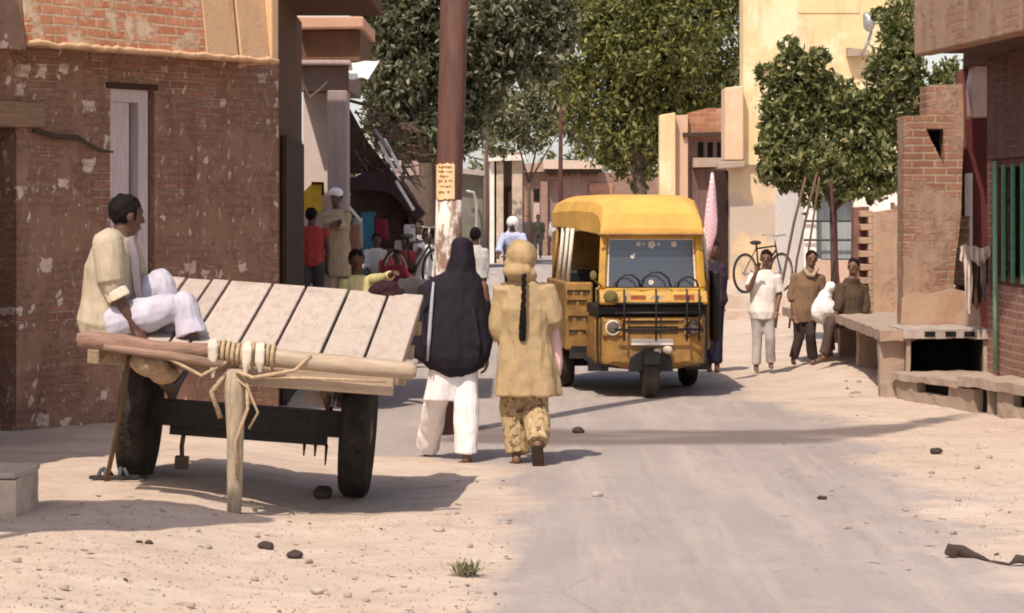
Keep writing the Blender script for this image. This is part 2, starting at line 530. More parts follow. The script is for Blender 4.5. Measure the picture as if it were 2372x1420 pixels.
def earth_material():
    n = Nt('dusty_earth_and_asphalt')
    at = n.n("ShaderNodeAttribute"); at.attribute_name = "asphalt"
    ad = n.n("ShaderNodeAttribute"); ad.attribute_name = "dark_band"
    dirt = n.ramp(n.noise(.9, 9, .68), [(.25, (.49, .375, .30)), (.5, (.585, .46, .375)), (.75, (.66, .535, .445))])
    dirt = n.mix(n.ramp(n.noise(7, 8, .75), [(.5, 0), (.72, .55)]), dirt, (.38, .27, .20))
    dirt = n.mix(n.ramp(n.noise(2.4, 7, .7, stretch=(.5, 1.8, 1)), [(.52, 0), (.7, .5)]), dirt, (.72, .60, .50))
    dirt = n.mix(n.ramp(n.noise(1.3, 8, .75, stretch=(.6, 2.2, 1)), [(.52, 0), (.68, .6)]), dirt, (.40, .30, .235))
    grit = n.n("ShaderNodeTexVoronoi"); grit.inputs["Scale"].default_value = 16
    n.l(n.tc.outputs["Object"], grit.inputs["Vector"])
    gsel = n.n("ShaderNodeSeparateColor"); n.l(grit.outputs["Color"], gsel.inputs[0])
    gk = n.math('LESS_THAN', grit.outputs["Distance"], n.math('MULTIPLY', n.math('SUBTRACT', gsel.outputs[0], .72), .9))
    dirt = n.mix(n.math('MULTIPLY', gk, .55), dirt, n.mix(gsel.outputs[1], (.26, .18, .13), (.74, .66, .58)))
    road = n.ramp(n.noise(.7, 8, .65, stretch=(1, .45, 1)), [(.3, (.355, .300, .282)), (.7, (.430, .368, .342))])
    road = n.mix(n.ramp(n.noise(1.1, 7, .7, stretch=(2.6, .16, 1)), [(.48, 0), (.66, .6)]), road, (.56, .46, .40))
    road = n.mix(n.ramp(n.noise(1.9, 6, .7, stretch=(3.2, .2, 1)), [(.56, 0), (.70, .5)]), road, (.30, .245, .23))
    cr = n.n("ShaderNodeTexVoronoi", feature='DISTANCE_TO_EDGE'); cr.inputs["Scale"].default_value = .55
    wv = n.n("ShaderNodeMix", data_type='VECTOR'); wv.inputs[0].default_value = .12
    nzt = n.n("ShaderNodeTexNoise"); nzt.inputs["Scale"].default_value = 3; nzt.inputs["Detail"].default_value = 6
    n.l(n.tc.outputs["Object"], nzt.inputs["Vector"])
    n.l(n.tc.outputs["Object"], wv.inputs[4]); n.l(nzt.outputs["Color"], wv.inputs[5]); n.l(wv.outputs[1], cr.inputs["Vector"])
    road = n.mix(n.math('MULTIPLY', n.ramp(cr.outputs["Distance"], [(.003, .28), (.010, 0)]), n.ramp(n.noise(.8, 3), [(.45, 0), (.6, 1)])), road, (.17, .13, .12))
    road = n.mix(n.ramp(n.noise(26, 6, .75), [(.4, 0), (.75, .35)]), road, (.29, .24, .225))
    road = n.mix(n.ramp(n.noise(1.7, 9, .7, stretch=(1, .5, 1)), [(.5, 0), (.66, .4)]), road, (.52, .43, .38))
    k = n.math('ADD', at.outputs["Fac"], n.math('MULTIPLY', n.math('SUBTRACT', n.noise(5, 9, .75), .5), .9))
    f = n.ramp(k, [(.32, 0), (.68, 1)])
    f = n.math('MULTIPLY', f, n.ramp(at.outputs["Fac"], [(0.02, 0), (.14, 1)]))
    c = n.mix(f, dirt, road)
    dk = n.math('MULTIPLY', ad.outputs["Fac"], n.ramp(n.noise(1.4, 8, .7, stretch=(.5, 2.5, 1)), [(.3, .55), (.6, 1)]))
    c = n.mix(n.math('MULTIPLY', dk, 1.6), c, (.20, .158, .148))
    n.bump(n.math('ADD', n.noise(9, 9, .75), n.math('MULTIPLY', n.noise(60, 4, .7), .4)), .55, .03)
    return n.fin(c, .95, .12)
M['earth'] = earth_material()
def sheet(name, faces):
    used = sorted({i for f in faces for i in f}); mp = {k: i for i, k in enumerate(used)}
    me = bpy.data.meshes.new(name)
    me.from_pydata([gv[k] for k in used], [], [tuple(mp[i] for i in f) for f in faces])
    for nm, src in (("asphalt", ga), ("dark_band", gd)):
        a = me.attributes.new(nm, 'FLOAT', 'POINT'); a.data.foreach_set('value', [src[k] for k in used])
    for p in me.polygons: p.use_smooth = True
    me.materials.append(M['earth'])
    o = bpy.data.objects.new(name, me); col.objects.link(o)
    return tag(o, kind='structure')
sheet('ground', ground_f)
sheet('road', road_f)

# ------------------------------------------------------------ left brick house (built in the frame of its front wall)
A = Vector((-3.89, 19.7)); B = Vector((-2.02, 22.4))
phi = math.atan2(B.y - A.y, B.x - A.x)
ux = Vector((math.cos(phi), math.sin(phi)))
Lw = (B - A).length
def wall_at(px, py, off=0.0):
    """point of the front wall (local x, z) seen at a photo pixel; off = metres in front of it"""
    n2 = Vector((ux.y, -ux.x)); Ao = A + n2 * off
    k = (px - CX) / F
    t = (k * Ao.y - Ao.x) / (ux.x - k * ux.y)
    d = Ao.y + t * ux.y
    return t, HC - (py - HY) * d / F
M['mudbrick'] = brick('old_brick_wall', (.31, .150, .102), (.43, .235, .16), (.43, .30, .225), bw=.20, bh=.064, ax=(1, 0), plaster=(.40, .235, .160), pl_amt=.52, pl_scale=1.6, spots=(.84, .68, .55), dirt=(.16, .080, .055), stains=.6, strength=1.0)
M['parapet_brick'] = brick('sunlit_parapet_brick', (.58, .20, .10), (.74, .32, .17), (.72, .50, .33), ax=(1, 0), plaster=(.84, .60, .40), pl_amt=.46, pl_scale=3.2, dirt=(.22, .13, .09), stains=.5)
M['parapet_plaster'] = plasterm('ochre_plaster', (.74, .47, .27), (.45, .26, .15), .6, 1.5)
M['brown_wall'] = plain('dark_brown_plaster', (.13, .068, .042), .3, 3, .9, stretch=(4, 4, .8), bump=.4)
M['pale_shutter'] = plain('lilac_grey_shutter', (.62, .52, .51), .2, 5, .8, stretch=(9, 9, .8), bump=.4)
house = thing('brick_house', 'old brick house with flaking plaster and narrow pale shuttered window behind the cart', 'house', (A.x, A.y, 0), phi)
t0, zt = wall_at(255, 205); t1, _ = wall_at(358, 205)
td, zd = wall_at(38, 295)
zb = .62
ztop = 3.12
mb = MB()
mb.bx(td, t0, 0, .35, -.2, ztop); mb.bx(t0, t1, 0, .35, zt, ztop); mb.bx(t0, t1, 0, .35, -.2, zb); mb.bx(t1, Lw, 0, .35, -.2, ztop)
mb.bx(-1.2, td, 0, .35, zd, ztop); mb.bx(-3.0, -1.2, 0, .35, -.2, ztop)
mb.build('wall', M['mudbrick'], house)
# narrow shuttered window
win = MB().prism([(t0, zb), (t1 - .06, zb), (t1 - .06, zt), (t1 - .17, zt), (t1 - .17, zb + .05), (t0 + .05, zb + .05), (t0 + .05, zt - .10), (t1 - .17, zt - .10), (t1 - .17, zt), (t0, zt)], 'xz', .02, .12).build('window', M['pale_shutter'], house)
MB().bx(t0 + .052, t1 - .25, .05, .09, zb, zt - .102).build('shutter', M['pale_shutter'], win)
MB().bx(t1 - .248, t1 - .172, .22, .26, zb, zt - .102).bx(t0, t1, .352, .40, zb, zt).build('recess_panel', M['wood_dark'], win)
MB().tube([(t0 + .10, .02, zb + 1.02), (t0 + .26, .01, zb + 1.00)], .012, 6).build('latch', M['iron'], win)
MB().bx(t0 - .05, t1 + .03, -.02, .2, zt + .002, zt + .05).build('lintel', M['wood_dark'], house, bevel=.01)
# doorway at the left end, beam over it
MB().bx(-1.2, td - .002, .2, .28, -.2, zd - .002).build('door', M['wood_dark'], house)
MB().bx(-1.5, td + .26, -.05, -.002, zd + .002, zd + .20).build('door_beam', plain('weathered_beam', (.30, .19, .12), .3, 5, stretch=(1, 8, 8)), house, bevel=.015)
# sloping sun-lit parapet
def slope(xa, xb, p, m, nm, dz=0):
    y0, y1 = -.35, -.27
    return MB().prism([(y0, 3.07 + dz), (y0, 3.10 + dz), (y1, 3.74), (.3, 3.74), (.3, 3.122 + dz), (-.01, 3.122 + dz), (-.01, 3.07 + dz)], 'yz', xa, xb).build(nm, m, p, bevel=.012)
ta, _ = wall_at(62, 95, .35); tb, _ = wall_at(478, 60, .35); tc_, _ = wall_at(556, 60, .35); te, _ = wall_at(644, 60, .35)
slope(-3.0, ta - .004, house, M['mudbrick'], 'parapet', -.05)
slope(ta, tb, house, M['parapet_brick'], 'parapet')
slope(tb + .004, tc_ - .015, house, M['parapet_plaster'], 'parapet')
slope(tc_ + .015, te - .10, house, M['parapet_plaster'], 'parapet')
MB().bx(te - .098, te, -.36, .3, 3.05, 3.9).build('parapet_end', M['parapet_plaster'], house, bevel=.015)
epts = []
for i in range(90):
    x = ta + (te - ta) * i / 89
    epts.append((x, -.350, 3.075 + .016 * nz(x, 0, 6) + .012 * nz(x, 3, 17)))
MB().tube(epts, [.022 + .012 * nz(p[0], 7, 9) for p in epts], 8).build('ragged_edge', M['parapet_plaster'], house, smooth=True)
# side wall along the lane with plank door, roof slab over the lane
def wl(x, y, z): return Vector((x, y, z))
sd = Vector((-2.15, 26.5))
side_m = MB()
side_m.prism([(B.x - .01, B.y), (sd.x, sd.y), (sd.x - .3, sd.y), (B.x - .4, B.y + .15)], 'xy', -.2, 3.74)
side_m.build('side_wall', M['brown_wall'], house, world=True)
dd = MB()
for k in range(6):
    a = .10 + k * .13; p0 = B.lerp(sd, a); p1 = B.lerp(sd, a + .12)
    dd.prism([(p0.x + .002, p0.y), (p0.x + .05, p0.y), (p1.x + .05, p1.y), (p1.x + .002, p1.y)], 'xy', .1, 2.48)
dd.build('side_door', M['wood_dark'], house, bevel=.008, world=True)
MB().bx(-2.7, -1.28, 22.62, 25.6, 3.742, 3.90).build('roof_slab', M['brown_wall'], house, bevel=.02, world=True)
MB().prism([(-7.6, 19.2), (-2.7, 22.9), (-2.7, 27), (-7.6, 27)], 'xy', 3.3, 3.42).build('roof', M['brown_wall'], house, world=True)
# rope/branch on the wall
pts = []
for i, (x, y) in enumerate([(78, 302), (130, 316), (178, 318), (205, 334), (232, 349), (262, 352)]):
    t, z = wall_at(x, y, .05); pts.append(Vector((A.x, A.y, 0)) + Vector((ux.x * t + ux.y * .05, ux.y * t - ux.x * .05, z)))
o = MB().tube(pts, [.018, .022, .02, .016, .014, .008], 7).build('dry_branch', M['bark'], smooth=True)
tag(recentre(o), 'thin crooked dry branch sticking out across the brick wall left of the shuttered window', 'branch')

# ------------------------------------------------------------ house beyond the left edge; awning and hidden block added to cast shade
oh = thing('plastered_house', 'plain plastered house just outside the left edge, shading the ground by the cart', 'house', (-6.3, 17.1, 0))
MB().bx(-8.6, -4.05, 15.2, 19.0, -.2, 4.3).build('wall', M['parapet_plaster'], oh, bevel=.03, world=True)
MB().bx(-8.8, -4.0, 15.0, 19.05, 4.302, 4.45).build('roof', M['concrete_grey'], oh, bevel=.03, world=True)
MB().bx(-4.048, -4.0, 16.6, 17.5, 0, 2.1).build('door', M['wood_dark'], oh, world=True)
aw = thing('shade_awning', 'unseen cloth awning on posts added past the left edge, shaped to cast the foreground shade', 'awning', (-3.6, 12.3, 0))  # unseen awning, outlined so its shadow fills the left foreground
n1, n2 = 16, 10; vs = []; fs = []
for i in range(n1 + 1):
    u = i / n1; x = -5.2 + 2.9 * u
    y_far = 13.12 - .2 * u ** 3 + .05 * math.sin(u * 9); y_near = interp([(0, 11.5), (.65, 11.45), (.8, 11.75), (.9, 12.25), (1, 12.82)], u) + .05 * math.sin(u * 23)
    for j in range(n2 + 1):
        v = j / n2
        vs.append((x, y_near + (y_far - y_near) * v, 3.32 - .12 * math.sin(u * math.pi) * math.sin(v * math.pi) + .03 * math.sin(9 * u)))
k = len(vs); vs += [(x, y, z - .012) for x, y, z in vs]
for i in range(n1):
    for j in range(n2):
        a = i * (n2 + 1) + j; q = (a, a + n2 + 1, a + n2 + 2, a + 1)
        fs += [q, tuple(x + k for x in reversed(q))]
MB().add(vs, fs).build('canopy', cloth('shade_awning_cloth', (.4, .3, .2)), aw, smooth=True, world=True)
for x, y in ((-5.1, 11.8), (-5.1, 13.1), (-3.3, 11.8), (-3.3, 12.9)):
    MB().tube([(x, y, 0), (x, y, 3.3)], .04, 8).build('post', M['post_wood'], aw, world=True)

rb_ = thing('hidden_shade_block', 'unseen house-sized block added behind the old brick house to shade the market row', 'house', (-4.4, 30.5, 0))  # unseen block added to keep the market row in shade
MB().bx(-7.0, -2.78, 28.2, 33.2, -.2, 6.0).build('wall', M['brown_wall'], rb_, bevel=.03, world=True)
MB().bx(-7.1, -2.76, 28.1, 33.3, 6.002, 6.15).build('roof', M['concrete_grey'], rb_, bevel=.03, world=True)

# ------------------------------------------------------------ utility pole with poster and whitewash
pd = 21.0
pole = thing('utility_pole', 'tall brown utility pole with a torn yellow poster and whitewashed foot behind the women', 'utility pole', W(1024, 1006, pd))
base = W(1024, 1006, pd); top = W(1053, 0, pd)
dirn = (top - base)
def pp(f): return base + dirn * f
def on_pole(py): return (1006 - py) / 1006.0
r_at = lambda f: .098 + .02 * f
MB().tube([pp(0) - Vector((0, 0, .1)), pp(.38), pp(.7), pp(1.0), pp(1.9)], [.098, .1, .108, .115, .12], 20).build('shaft', plain('maroon_brown_pole', (.145, .068, .052), .3, 3, .6, .4, stretch=(5, 5, .7), bump=.3), pole, smooth=True, world=True)
f0, f1 = on_pole(640), on_pole(462)
n = Nt('flaking_whitewash')
cc = n.mix(n.ramp(n.noise(8, 8, .7, stretch=(1.6, 1.6, .6)), [(.46, 0), (.54, 1)]), (.74, .68, .60), (.30, .19, .14))
n.bump(n.noise(30, 5), .5, .02); WH = n.fin(cc, .9, .2)
MB().tube([pp(on_pole(760)), pp(f0), pp((f0 + f1) / 2), pp(f1)], [.102, .1035, .104, .104], 20).build('whitewash', WH, pole, smooth=True, world=True)
def pole_patch(px0, px1, py0, py1, rr, jag=0):
    vs = []; fs = []; nn = 10
    c0, c1 = pp(on_pole(py0)), pp(on_pole(py1))
    for k, c in enumerate((c0, c1)):
        for rad in (rr, rr - .004):
            for i in range(nn + 1):
                x = (px0 + (px1 - px0) * i / nn - CX) * pd / F
                off = max(-.999, min(.999, (x - c.x) / rr))
                vs.append((c.x + off * rad, c.y - math.sqrt(1 - off * off) * rad, c.z + (rnd.uniform(-jag, jag) if jag else 0)))
    m = nn + 1
    for i in range(nn):
        fs += [(i, i + 1, 2 * m + i + 1, 2 * m + i), (m + i, 3 * m + i, 3 * m + i + 1, m + i + 1)]
    return MB().add(vs, fs)
po = pole_patch(1011, 1054, 380, 461, .1135, .01).build('poster', plain('cream_paper', (.80, .58, .33), .12, 8, .8), pole, smooth=True, world=True)
mk = MB()
for (y, segs) in ((388, ((1017, 1047),)), (399, ((1016, 1030), (1034, 1048))), (410, ((1019, 1042),)), (420, ((1016, 1027), (1031, 1036), (1040, 1048))), (433, ((1020, 1046),)), (446, ((1017, 1033), (1037, 1044)))):
    for a, b in segs:
        x = a
        while x < b - 2:
            w = rnd.uniform(3, 6); mk2 = pole_patch(x, min(x + w, b), y - rnd.uniform(2, 4), y + rnd.uniform(0, 3), .1155)
            mk.add(mk2.v, mk2.f); x += w + rnd.uniform(.6, 1.6)
mk.build('print', plain('rust_print_ink', (.33, .13, .05), .3, 9, .8), po, world=True)

# ------------------------------------------------------------ people
def ring_el(c, a, b, rx, ry, n=20, fold=0, k=7, ph=0):
    return [c + a * rx * (1 + fold * math.sin(k * t + ph)) * math.cos(t) + b * ry * (1 + fold * math.sin(k * t + ph + 1)) * math.sin(t) for t in (2 * math.pi * i / n for i in range(n))]

def hand(mb, w, d, nrm, s, curl=.5, thumb_side=1):
    d = d.normalized(); side = d.cross(nrm).normalized(); nrm = side.cross(d).normalized()
    rot = Matrix((side, d, nrm)).transposed()
    mb.ell(w + d * .045 * s, (.038 * s, .05 * s, .017 * s), rot, 10, 8)
    for off, L in ((-.028, .058), (-.010, .07), (.009, .074), (.027, .064)):
        p0 = w + d * .085 * s + side * off * s
        p1 = p0 + (d * math.cos(curl) + nrm * math.sin(curl)) * L * .55 * s
        p2 = p1 + (d * math.cos(curl * 2.1) + nrm * math.sin(curl * 2.1)) * L * .5 * s
        mb.cap(p0, p1, .0095 * s, .009 * s, 8); mb.cap(p1, p2, .009 * s, .0075 * s, 8)
    t0 = w + d * .03 * s + side * .032 * s * thumb_side
    t1 = t0 + (d * .6 + side * .7 * thumb_side + nrm * .3).normalized() * .038 * s
    t2 = t1 + (d * .9 + side * .1 * thumb_side + nrm * .4).normalized() * .032 * s
    mb.cap(t0, t1, .012 * s, .0105 * s, 8); mb.cap(t1, t2, .0105 * s, .009 * s, 8)

def torso_rings(J, s, ease, hem=None, hemw=None, fold=0, top=True):
    a = (J['shr'] - J['shl']); sw = a.length; a.normalize()
    sp = (J['neck'] - J['pel']).normalized()
    b = sp.cross(a).normalized()
    mid = (J['shl'] + J['shr']) / 2
    wst = J['chest'].lerp(J['pel'], .6)
    R_ = []
    if top: R_.append(ring_el(J['neck'] + sp * .015 * s, a, b, .058 * s + ease, .06 * s + ease))
    R_.append(ring_el(mid + sp * .035 * s, a, b, sw * .36 + ease, .075 * s + ease))
    R_.append(ring_el(mid - sp * .03 * s, a, b, sw * .5 + ease, .095 * s + ease))
    R_.append(ring_el(J['chest'], a, b, .165 * s + ease, .118 * s + ease))
    R_.append(ring_el(wst, a, b, .142 * s + ease * 1.2, .108 * s + ease * 1.2))
    R_.append(ring_el(J['pel'], a, b, .168 * s + ease, .125 * s + ease))
    if hem is None:
        R_.append(ring_el(J['pel'] - sp * .08 * s, a, b, .13 * s + ease, .10 * s + ease))
    else:
        for i in range(1, 7):
            t = i / 6
            R_.append(ring_el(J['pel'].lerp(hem, t), a, b, (.168 * s + ease) * (1 - t) + hemw[0] * t, (.125 * s + ease) * (1 - t) + hemw[1] * t, 20 if True else 0, fold * t, 7, .6))
    return R_

def person(label, at, J, hd=(0, -1, 0), skin='skin', H=1.65, hair=None, clothes=(), voxel=.01, group=None, feet=((0, -1), (0, -1)), hands=None, bare=True):
    """J: joints in metres relative to the root, x right in the photo, y away, z up"""
    at = Vector(at)
    if abs(at.z - gh(at.x, at.y)) < .14: at.z = gh(at.x, at.y)      # stand on the ground
    root = thing('person', label, 'person', at, 0, group)
    s = H / 1.65
    hd = Vector(hd).normalized()
    mb = MB()
    up = (J['head'] - J['neck']).normalized() * .3 + Vector((0, 0, 1)); up.normalize()
    fx = hd.cross(up).normalized(); up = fx.cross(hd).normalized()
    Rm = Matrix((fx, hd, up)).transposed()
    h = J['head']
    mb.ell(h + up * .02 * s, (.074 * s, .094 * s, .098 * s), Rm)
    mb.ell(h - up * .05 * s + hd * .022 * s, (.055 * s, .066 * s, .07 * s), Rm)
    mb.cap(h + hd * .092 * s + up * .015 * s, h + hd * .103 * s - up * .022 * s, .009 * s, .015 * s, 8)
    mb.cap(h + hd * .082 * s - up * .062 * s - fx * .014 * s, h + hd * .082 * s - up * .062 * s + fx * .014 * s, .012 * s, None, 8)
    mb.cap(h + hd * .075 * s + up * .033 * s - fx * .035 * s, h + hd * .075 * s + up * .033 * s + fx * .035 * s, .014 * s, None, 8)
    for e in (-1, 1):
        mb.ell(h + fx * .076 * s * e - hd * .004 * s - up * .005 * s, (.012 * s, .022 * s, .034 * s), Rm, 10, 8)
    mb.cap(J['neck'] - up * .03 * s, h - up * .05 * s - hd * .012 * s, .058 * s, .05 * s)
    mb.loft(torso_rings(J, s, 0))
    for e in ('l', 'r'):
        sh, el, wr = J['sh' + e], J['el' + e], J['wr' + e]
        mb.cap(sh, el, .052 * s, .040 * s); mb.cap(el, wr, .041 * s, .027 * s)
        hp, kn, an = J['hip' + e], J['kn' + e], J['an' + e]
        mb.cap(hp, kn, .085 * s, .056 * s); mb.cap(kn, an, .056 * s, .036 * s)
        hdir, hn, cu = (hands or {}).get(e, ((wr - el).normalized(), hd, .5))
        hand(mb, wr, Vector(hdir), Vector(hn), s, cu, 1 if e == 'l' else -1)
        fd = feet[0 if e == 'l' else 1]
        fd = Vector((fd[0], fd[1], fd[2] if len(fd) > 2 else -.12)).normalized()
        heel = an - Vector((0, 0, .045 * s)) - fd * .03 * s
        mb.cap(an, heel, .036 * s, .034 * s, 10)
        mb.cap(heel, heel + fd * .17 * s, .035 * s, .024 * s, 10)
        mb.cap(heel + fd * .1 * s + fd.cross(Vector((0, 0, 1))) * .02 * s, heel + fd * .19 * s + fd.cross(Vector((0, 0, 1))) * .02 * s, .024 * s, .016 * s, 8)
    eyes = [h + hd * .086 * s + up * .012 * s + fx * .032 * s * e for e in (-1, 1)]
    lip = h + hd * .09 * s - up * .062 * s
    m2 = [(M['dark_eye'], lambda c: any((c - e).length < .0125 * s for e in eyes))] if voxel < .0105 else None
    solid('body', mb, M[skin], root, voxel, 2, mats2=m2)
    if hair:
        hb = MB()
        hb.ell(h + up * .03 * s - hd * .012 * s, (.084 * s, .102 * s, .100 * s), Rm)
        hb2 = solid('hair', hb, M['hair'] if hair is True else M[hair], root, voxel, 1, .008, (30, 30, 30))
        # cut the face side away
        me = hb2.data
        import bmesh
        b = bmesh.new(); b.from_mesh(me)
        kill = [v for v in b.verts if (v.co - h).dot(hd) > .035 * s and (v.co - h).dot(up) < .055 * s or (v.co - h).dot(up) < -.055 * s - (.09 * s if (v.co - h).dot(hd) < -.02 * s else -.03 * s) * .3]
        bmesh.ops.delete(b, geom=kill, context='VERTS'); b.to_mesh(me); b.free()
    for i, (nm, mat, mbc, folds) in enumerate(clothes):
        solid(nm, mbc, mat, root, voxel, 2, folds, seed=i * 3.7 + h.z)
    return root

def mk(d, x0, fy):
    """joint reader for one figure: pixel + metres further away -> relative position"""
    o = Vector(((x0 - CX) * d / F, d, HC - (fy - HY) * d / F))
    def j(px, py, dy=0.0): return W(px, py, d + dy) - o
    return o, j

def joints(j, **kw):
    return {k: j(*v) for k, v in kw.items()}

def shirt(J, s, ease=.022, sleeve=1.0, hem=None, hemw=None, fold=.05, sr=1.0):
    mb = MB().loft(torso_rings(J, s, ease, hem, hemw, fold))
    for e in ('l', 'r'):
        sh, el, wr = J['sh' + e], J['el' + e], J['wr' + e]
        if sleeve <= 1:
            mb.tube([sh + (sh - el).normalized() * .03 * s, sh, sh.lerp(el, .5 * sleeve), sh.lerp(el, sleeve)], [.05 * s, (.066 * s + ease * .6) * sr, (.062 * s + ease * .5) * sr, (.06 * s + ease * .5) * sr], 14)
        else:
            q = el.lerp(wr, sleeve - 1)
            mb.tube([sh + (sh - el).normalized() * .03 * s, sh, sh.lerp(el, .5), el, el.lerp(q, .5), q], [.05 * s, (.064 * s + ease * .6) * sr, (.058 * s + ease * .5) * sr, (.052 * s + ease * .5) * sr, (.048 * s + ease * .5) * sr, (.042 * s + ease * .5) * sr], 14)
    return mb

def pants(J, s, rk=.075, ra=.06, ease=.018, low=.93):
    a = (J['hipr'] - J['hipl']).normalized()
    mb = MB().ell((J['hipl'] + J['hipr']) / 2 + Vector((0, 0, .04 * s)), (.17 * s + ease * .5, .125 * s + ease, .13 * s), None)
    for e in ('l', 'r'):
        hp, kn, an = J['hip' + e], J['kn' + e], J['an' + e]
        q = kn.lerp(an, low)
        mb.cap(hp, hp.lerp(kn, .2), .09 * s + ease, .09 * s + ease)
        mb.tube([hp, hp.lerp(kn, .5), kn - (an - kn) * .04, kn + (an - kn) * .06, kn.lerp(q, .5), q], [.092 * s + ease, (.078 * s + rk * s) / 2 + ease, rk * s + ease * .5, rk * s + ease * .5, (rk + ra) / 2 * s + ease * .5, ra * s + ease * .5], 14)
    return mb

# ------------------------------------------------------------ the wooden cart
cart_c = Vector((-1.695, 16.43, .058))
cart = thing('wooden_cart', 'two-wheeled wooden cart with pale plank bed propped on a post, a man sitting on it', 'cart', cart_c)
cart.rotation_euler = (0, R(4.0), R(-1.5))
bf, bb, zf, zbk = -1.22, .46, .945, 1.285
def bed_z(y): return zf + (zbk - zf) * (y - bf) / (bb - bf)
bed = None
edges = [-.86, -.66, -.475, -.30, -.215, -.045, .215, .455, .675, 1.03]
cuts_top = [415, 430, 478, 565, 592, 680, 770, 865, 948]
# plank boundaries measured along the back edge
xs_b = [-.86, -.655, -.53, -.365, -.245, .035, .255, .535, .795, 1.03]
sl = math.atan2(zbk - zf, bb - bf)
rotp = Matrix.Rotation(sl, 3, 'X')
Lb = math.hypot(bb - bf, zbk - zf)
for i in range(len(xs_b) - 1):
    x0, x1 = xs_b[i] + .009, xs_b[i + 1] - .009
    y_j = rnd.uniform(-.015, .015)
    mbp = MB().box(Vector(((x0 + x1) / 2, (bf + bb) / 2 + y_j, (zf + zbk) / 2 - .02 + rnd.uniform(-.004, .004))), (x1 - x0, Lb, .035), rotp)
    o = mbp.build('plank', M['plank'], cart, bevel=.006)
MB().box(Vector((.085, (bf + bb) / 2, (zf + zbk) / 2 - .055)), (1.80, Lb - .06, .016), rotp).build('gap_backing', M['wood_dark'], cart)  # added dark sheet: keeps plank gaps dark and stops light slits below
# frame under the planks
fr = MB()
for x in (-.80, .10, .97):
    fr.bar((x, bf + .02, bed_z(bf + .02) - .112), (x, bb - .02, bed_z(bb - .02) - .112), .07, .09)
for y in (-.9, -.3, .3):
    fr.bar((-.86, y, bed_z(y) - .185), (1.03, y, bed_z(y) - .185), .07, .09)
fr.build('frame', M['wood'], cart, bevel=.008)
MB().bar((.08, bf + .03, .80), (.98, bf + .03, .80), .06, .13).build('front_board', M['wood_pale'], cart, bevel=.01)
# the front crossbar: rough red log at one side, squared pale beam at the other
yb = -1.36
MB().tube([(-.865, yb, .935), (-.80, yb, .945), (-.6, yb, .94), (-.42, yb, .925), (-.2, yb, .925), (-.02, yb, .93)], [.048, .052, .055, .045, .048, .05], 14).build('crossbar', M['wood_red'], cart, smooth=True)
MB().tube([(-.04, yb, .925), (.4, yb, .915), (.8, yb, .905), (1.08, yb + .01, .90), (1.115, yb + .01, .90)], [.050, .054, .054, .050, .036], 8).build('crossbar', M['wood_pale'], cart, smooth=True)
MB().tube([(-.70, yb - .06, .915), (-.3, yb - .075, .89), (.0, yb - .07, .86)], [.022, .028, .03], 8).build('bent_branch', M['wood_red'], cart, smooth=True)
# binding of rag and rope in the middle
wr = MB()
for k in range(13):
    x = -.07 + k * .029
    wr.ring((x, yb, .928 + rnd.uniform(-.004, .004)), .057 + rnd.uniform(-.004, .006), .013, 'x', 18, 6)
wr.build('rope_binding', M['rope'], cart, smooth=True)
for x, a in ((-.065, .2), (.135, -.1), (.21, .15)):
    rg = MB().tube([(x - .01, yb - .03, 1.0), (x, yb - .082, .96), (x + .02 * a, yb - .085, .89), (x + .05 * a, yb - .075, .80 + rnd.uniform(-.05, .03))], [.03, .034, .03, .012], 8, flat=.45)
    solid('rag', rg, M['rag'], cart, .008, 2, .006)
# tail ropes and twigs hanging about the prop
for pts, r in (([(.02, yb - .08, .88), (-.12, yb - .09, .79), (-.30, yb - .08, .87), (-.42, yb - .06, .90)], .012), ([(.08, yb - .08, .83), (.18, yb - .09, .80), (.42, yb - .08, .86), (.50, yb - .04, .95)], .013),
               ([(.14, yb - .05, .80), (.16, yb - .07, .62), (.10, yb - .06, .42), (.13, yb - .05, .20)], .011), ([(.02, yb - .05, .82), (-.06, yb - .04, .70), (.0, yb - .03, .55)], .016),
               ([(.06, yb - .06, .80), (.15, yb - .07, .74), (.22, yb - .06, .60), (.17, yb - .04, .50)], .008), ([(.16, yb - .08, .80), (.5, yb - .07, .82), (.95, yb - .05, .83)], .009)):
    MB().tube(pts, r, 6).build('rope_end', M['rope'], cart, smooth=True)
# the prop
MB().tube([(.115, yb + .01, -.04), (.11, yb, .10), (.09, yb, .45), (.07, yb - .01, .72), (.06, yb - .02, .84)], [.040, .044, .050, .062, .058], 12).build('prop_post', M['post_wood'], cart, smooth=True)
MB().bx(.06, .17, yb - .05, yb + .07, -.078, -.040).build('prop_foot', M['iron_rusty'], cart)
# axle, springs, wheels
ax = MB().bx(-.62, .62, -.06, .08, .36, .52).bx(-.5, .5, -.02, .05, .30, .36)
for x in (.36, .43, .50): ax.cap((x, 0, .30), (x, 0, .23 - .05 * (x == .50)), .012, .006, 6)
ax.build('axle', M['iron'], cart, bevel=.01)
for x in (-.5, .5):
    sp = MB()
    for k in range(4):
        w = .5 - .1 * k
        sp.tube([(x, -w, .66 - .022 * k), (x, 0, .60 - .026 * k), (x, w, .66 - .022 * k)], .022, 6)
    sp.build('leaf_spring', M['iron_rusty'], cart)
MB().bx(.36, .54, -.16, -.10, .56, .66).bx(.40, .50, -.165, -.155, .58, .64).build('bracket', M['concrete_grey'], cart, bevel=.008)
MB().bx(.56, .64, -.18, -.1, .56, .68).ring((.6, -.19, .62), .035, .012, 'y', 14, 6).build('bracket', M['iron_rusty'], cart, bevel=.008)
